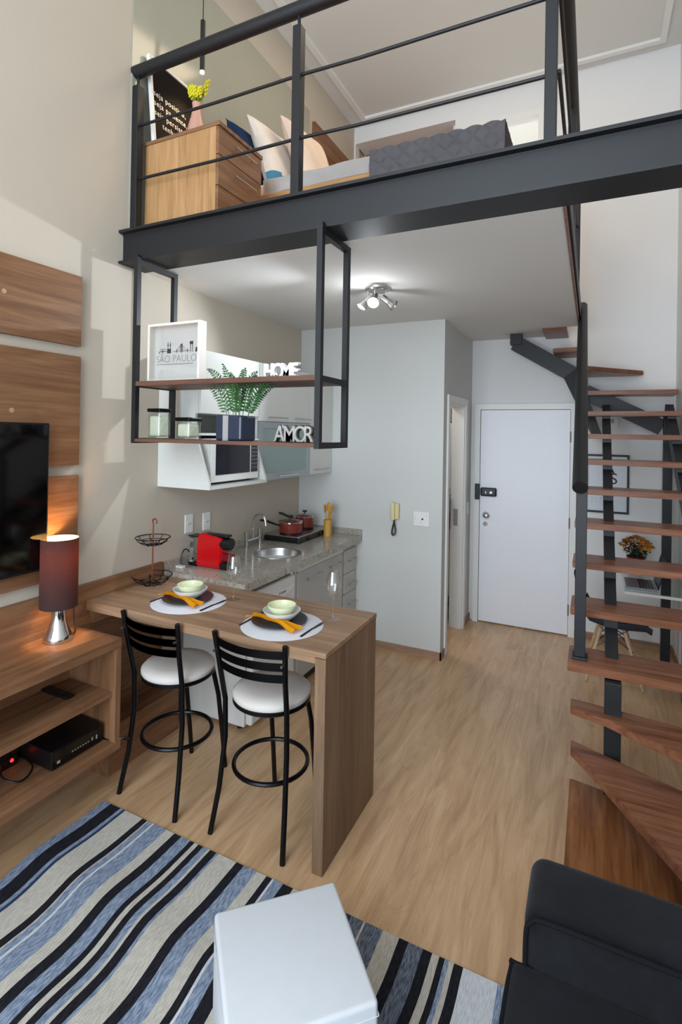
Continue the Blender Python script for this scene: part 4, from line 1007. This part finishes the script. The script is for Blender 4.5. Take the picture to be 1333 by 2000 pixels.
bmesh.ops.remove_doubles(b.bm, verts=b.bm.verts[:], dist=1e-5)
bmesh.ops.recalc_face_normals(b.bm, faces=b.bm.faces[:])
if b.bm.faces[0].normal.z < 0: bmesh.ops.reverse_faces(b.bm, faces=b.bm.faces[:])
bmesh.ops.solidify(b.bm, geom=b.bm.faces[:], thickness=.005)
rug = b.build('striped_rug', [RUG[k] for k in keys], None, True, recalc=True)
tag(rug, 'flat woven rug with blue, black and cream stripes on the wood floor', 'rug')
# pouf
t = thing('pouf', 'white cube pouf standing on the striped rug', 'pouf', (1.735, 1.243, .012)); t.rotation_euler = (0, 0, 0)
Mr = T((1.735, 1.243, 0)) @ Matrix.Rotation(math.radians(44), 4, 'Z')
w_ = .187
MB().box(-w_, w_, -w_, w_, .012, .425, bev=.012, seg=4).xf(Mr).build('cushion_body', m_vinyl, t, True)
b = MB(); zz = .39
b.tube([(-w_, -w_, zz), (w_, -w_, zz), (w_, w_, zz), (-w_, w_, zz)], .0025, 6, True).xf(Mr).build('seam', m_vinyl, t, True)
# sofa along the right side, facing the television
t = thing('sofa', 'black velvet sofa with rounded arm at the bottom right corner', 'sofa', (2.75, .9, 0))
def rbox(b, x0, x1, y0, y1, z0, z1, bev): return b.box(x0, x1, y0, y1, z0, z1, bev=bev, seg=5)
def arm(y0, y1, nm='arm'):
    a = rbox(MB(), 2.315, XR - .03, y0, y1, .08, .60, .045).build(nm, m_sofa, t, True)
    MB().cable([(2.327, y0 + .004, .10), (2.322, y0 + .004, .35), (2.322, y0 + .004, .54), (2.335, y0 + .004, .58), (2.375, y0 + .004, .594), (2.6, y0 + .004, .594), (XR - .06, y0 + .004, .594)], .006, 8).build('piping', m_sofap, a, True)
arm(1.455, 1.70)
rbox(MB(), 2.30, XR - .03, -.35, 1.47, .08, .30, .03).build('base', m_sofa, t, True)
c = rbox(MB(), 2.28, 2.95, .56, 1.47, .29, .468, .03).build('seat_cushion', m_sofa, t, True)
MB().cable([(2.95, 1.458, .458), (2.6, 1.458, .458), (2.315, 1.458, .458), (2.289, 1.435, .458), (2.287, 1.2, .458), (2.287, .60, .458)], .006, 8).build('piping', m_sofap, c, True)
rbox(MB(), 2.28, 2.95, -.35, .555, .29, .468, .03).build('seat_cushion', m_sofa, t, True)
rbox(MB(), 2.86, XR - .03, -.35, 1.47, .30, .85, .06).build('backrest', m_sofa, t, True)
arm(-.6, -.355)
for x, y in ((2.38, 1.58), (3.0, 1.58), (2.38, -.48), (3.0, -.48)): MB().cyl((x, y, .013 if x < 2.4 else 0), (x, y, .085), .02).build('leg', m_black, t, True)

# ------------------------------------------------------------------ loft: mirror, dresser, bed
tag(B(.001, .006, 2.2, 4.30, 3.0, 4.90).build('glass_wall_panel', m_panelg), 'large grey glossy glass panel covering the loft wall behind the bed', 'panel')
for z0, z1, lb in ((4.53, 4.83, 'upper brown wood board on the loft wall beyond the glass panel'), (4.16, 4.50, 'lower brown wood board on the loft wall beyond the glass panel')):
    tag(B(.0, .03, 4.36, YD, z0, z1).build('wall_board', m_wy), lb, 'board', 'loft wall boards')
struct(MB().box(1.33, 1.38, YD - .015, YD, ZL, 5.01).box(1.955, 2.005, YD - .015, YD, ZL, 5.01).box(1.38, 1.955, YD - .015, YD, 4.95, 5.01).build('trim_loft_door', m_trimw))
t = thing('wardrobe', 'orange-brown built-in wardrobe doors under the loft soffit', 'wardrobe', (.55, 5.5, ZL))
B(.03, 1.09, 5.60, 5.615, ZL, 5.098).build('carcass', m_wardrobe, t)
for x0 in (.035, .565): B(x0, x0 + .52, 5.582, 5.60, ZL + .02, 5.09, bev=.002).build('door', m_wardrobe, t)
DX, DY0, DY1, DZ = .58, 2.285, 2.70, 3.565
t = thing('dresser', 'light wood three-drawer dresser standing at the loft edge', 'dresser', (.3, 2.5, ZL))
B(.03, DX - .02, DY0 + .005, DY1, ZL, DZ - .022).build('body', m_loftz, t)
B(.026, DX + .006, DY0, DY1 + .005, DZ - .022, DZ, bev=.001).build('top', m_wx, t)
for z0, z1 in ((3.386, 3.538), (3.213, 3.381), (3.01, 3.208)):
    d_ = B(DX - .02, DX, DY0 + .004, DY1, z0, z1, bev=.0015).build('drawer', m_wy, t)
    bar_handle(MB(), (DX, DY0 + .12, (z0 + z1) / 2 + .01), (DX, DY1 - .09, (z0 + z1) / 2 + .01), (.028, 0, 0), .005).build('handle', m_chrome, d_, True)
# poster on dresser
t = thing('quote_poster', 'black quote poster in white frame leaning on the loft wall', 'poster', (.06, 2.6, DZ))
tilt = Matrix.Rotation(-.10, 4, 'Y')
Mp = T((.085, 2.292, DZ + .001)) @ tilt
W_, H_, q = .42, .54, .016
b = MB(); b.box(-.012, .012, 0, W_, 0, q).box(-.012, .012, 0, W_, H_ - q, H_).box(-.012, .012, 0, q, q, H_ - q).box(-.012, .012, W_ - q, W_, q, H_ - q)
b.xf(Mp).build('frame_border', m_trimw, t)
MB().box(-.006, .004, q, W_ - q, q, H_ - q).xf(Mp).build('print_sheet', plain('black_paper', '1b1614', .8, spec=.1), t)
m_wi = plain('white_ink', 'e9e2d8', .6)
for i, ln in enumerate(('seja positivo,', 'seja paciente,', 'seja persistente,', 'tenha fé.')):
    text('lettering', ln, .05, m_wi, Mp @ T((.005, .022 + (.06 if i == 3 else 0), .30 - i * .06)) @ FACE_X, t, .0003, spacing=1.12, sx=.92)
t = thing('tulip_vase', 'pink vase of yellow and green flowers on top of the dresser', 'vase', (.27, 2.45, DZ))
vx, vy = .27, 2.455
MB().lathe([(0, 0), (.048, 0), (.056, .04), (.05, .12), (.032, .19), (.024, .24), (.028, .27), (.024, .27), (.02, .24), (.028, .18), (0, .13)], (vx, vy, DZ)).build('vase_body', plain('pink_ceramic', 'd09c88', .4), t, True)
rnd = random.Random(11)
m_stem = plain('green_stem', '6f8f2a', .5); m_yel = plain('yellow_flower', 'd8cf1c', .5)
for k in range(13):
    a = k * 2.4; r = .015 + .045 * ((k * .37) % 1)
    tip = Vector((vx + r * math.cos(a) * 1.2, vy + r * math.sin(a) * 1.2, DZ + .315 + .05 * ((k * .61) % 1) + (.03 if k % 4 == 0 else 0)))
    base = Vector((vx + .3 * r * math.cos(a), vy + .3 * r * math.sin(a), DZ + .25))
    st = MB().tube([base, (base + tip) / 2 + Vector((0, 0, .01)), tip], .003, 6).build('flower_stem', m_stem, t, True)
    b = MB()
    for j in range(22):
        f = j / 22; aa = j * 2.4; c = base.lerp(tip + Vector((0, 0, .02)), .45 + .55 * f)
        rr = .014 * (1 - f * .5); b.sphere(c + Vector((rr * math.cos(aa), rr * math.sin(aa), 0)), .0068, (1, 1, 1.5), 6)
    b.build('flower_spike', m_yel if k % 3 else plain('lime_flower', 'aebb20', .5), st, True)
# bed
BYN, BXE = 2.93, 2.0
t = thing('bed', 'bed with wooden base and white mattress along the loft wall', 'bed', (1.0, 3.7, ZL))
B(.03, BXE, BYN - .03, 4.75, ZL, 3.43, bev=.002).build('bed_base', m_loftx, t)
MB().box(.04, BXE - .03, BYN + .005, 4.73, 3.43, 3.53, bev=.03, seg=4).build('mattress', m_linen, t, True)
# sheet with soft creases over the near side
def sheet(u, v):
    x = .45 + u * .82; s = v
    if s < .5: y = BYN + .25 - s / .5 * .26; z = 3.536
    else: y = BYN - .012 - .004 * math.sin(x * 24 + s * 5); z = 3.536 - (s - .5) / .5 * .098
    return Vector((x, y + .004 * math.sin(x * 18 + z * 40), z + .003 * math.sin(x * 13)))
b = MB(); b.grid(sheet, 60, 16); bmesh.ops.solidify(b.bm, geom=b.bm.faces[:], thickness=.003); tag(b.build('bed_sheet', m_linen, None, True), 'white sheet hanging over the near side of the loft bed', 'sheet')
def quilt(u, v):
    x = 1.235 + u * .785; L = v * .85
    pad = .015 * abs(math.sin((x + L) * PI / .10) * math.sin((x - L) * PI / .10)) ** .4
    r = .035
    if L < .5: return Vector((x, BYN - .04 + (.5 - L) * 1.08, 3.545 + pad))
    return Vector((x, BYN - .045 - pad, 3.545 - (L - .5)))
b = MB(); b.grid(quilt, 200, 210); bmesh.ops.solidify(b.bm, geom=b.bm.faces[:], thickness=.004)
tag(b.build('quilt', m_quilt, None, True), 'dark grey diamond-quilted bedspread folded over the foot of the bed', 'quilt')
def pillow(name, lb, c, rotz, lean, mat, w=.46, h=.46, mat2=None):
    def fn(sgn):
        def g(u, v):
            a, b_ = 2 * u - 1, 2 * v - 1
            th = .075 * ((1 - a ** 4) * (1 - b_ ** 4)) ** .6
            pinch = 1 - .16 * (1 - abs(a) ** 1.5) * abs(b_) ** 2; pinch2 = 1 - .16 * (1 - abs(b_) ** 1.5) * abs(a) ** 2
            return Vector((sgn * (th + .004 * math.sin(a * 7 + b_ * 5) * (1 - a * a) * (1 - b_ * b_)), a * w / 2 * pinch2, b_ * h / 2 * pinch + h / 2))
        return g
    b = MB(); b.grid(fn(1), 24, 24); b.grid(fn(-1), 24, 24)
    bmesh.ops.remove_doubles(b.bm, verts=b.bm.verts[:], dist=.0006)
    b.bm.faces.ensure_lookup_table()
    for f in b.bm.faces:
        cc_ = f.calc_center_median()
        if mat2 and cc_.x > 0 and False: f.material_index = 1
        if mat2 and (cc_.z < h * .2 and cc_.x > .0): f.material_index = 1
    b.xf(T(c) @ Matrix.Rotation(rotz, 4, 'Z') @ Matrix.Rotation(lean, 4, 'Y'))
    o = b.build(name, [mat] + ([mat2] if mat2 else []), None, True)
    return tag(o, lb, 'pillow', 'bed pillows')
m_bluep = fabric('blue_pillow_fabric', '4a86a6', 300, .15)
pillow('pillow', 'navy blue pillow leaning behind the dresser', (.28, 3.16, 3.54), -.10, -.30, m_navy, .46, .55)
pillow('pillow', 'cream white pillow with blue lower edge nearest the dresser', (.45, 3.26, 3.54), -.12, -.36, m_pillw, .50, .63, m_bluep)
pillow('pillow', 'pale pink pillow with blue lower edge beside the railing post', (.66, 3.38, 3.54), -.12, -.36, m_pillp, .50, .64, m_bluep)
# pendant
t = thing('pendant_lamp', 'slim black cylinder pendant lamp lit above the dresser', 'lamp', (.16, 2.63, 4.16))
px_, py_ = .2, 2.578
MB().cyl((px_, py_, 4.45), (px_, py_, ZT), .003, seg=8).build('cable', m_black, t)
MB().cyl((px_, py_, 4.13), (px_, py_, 4.45), .0155, seg=24, caps=True).build('tube_body', m_steel, t, True)
MB().cyl((px_, py_, 4.118), (px_, py_, 4.13), .013, seg=24).build('lens', m_warm, t)
light('pendant_light', 'SPOT', (px_, py_, 4.10), 12, (1.0, .68, .36), .02, (px_, py_, 3), spot=105, blend=.8)
light('loft_warm_fill', 'AREA', (1.5, 3.4, 5.2), 20, (1.0, .80, .56), 1.0, (1.5, 3.7, 3))  # added warm fill to brighten the loft; no ceiling fixture stands behind it
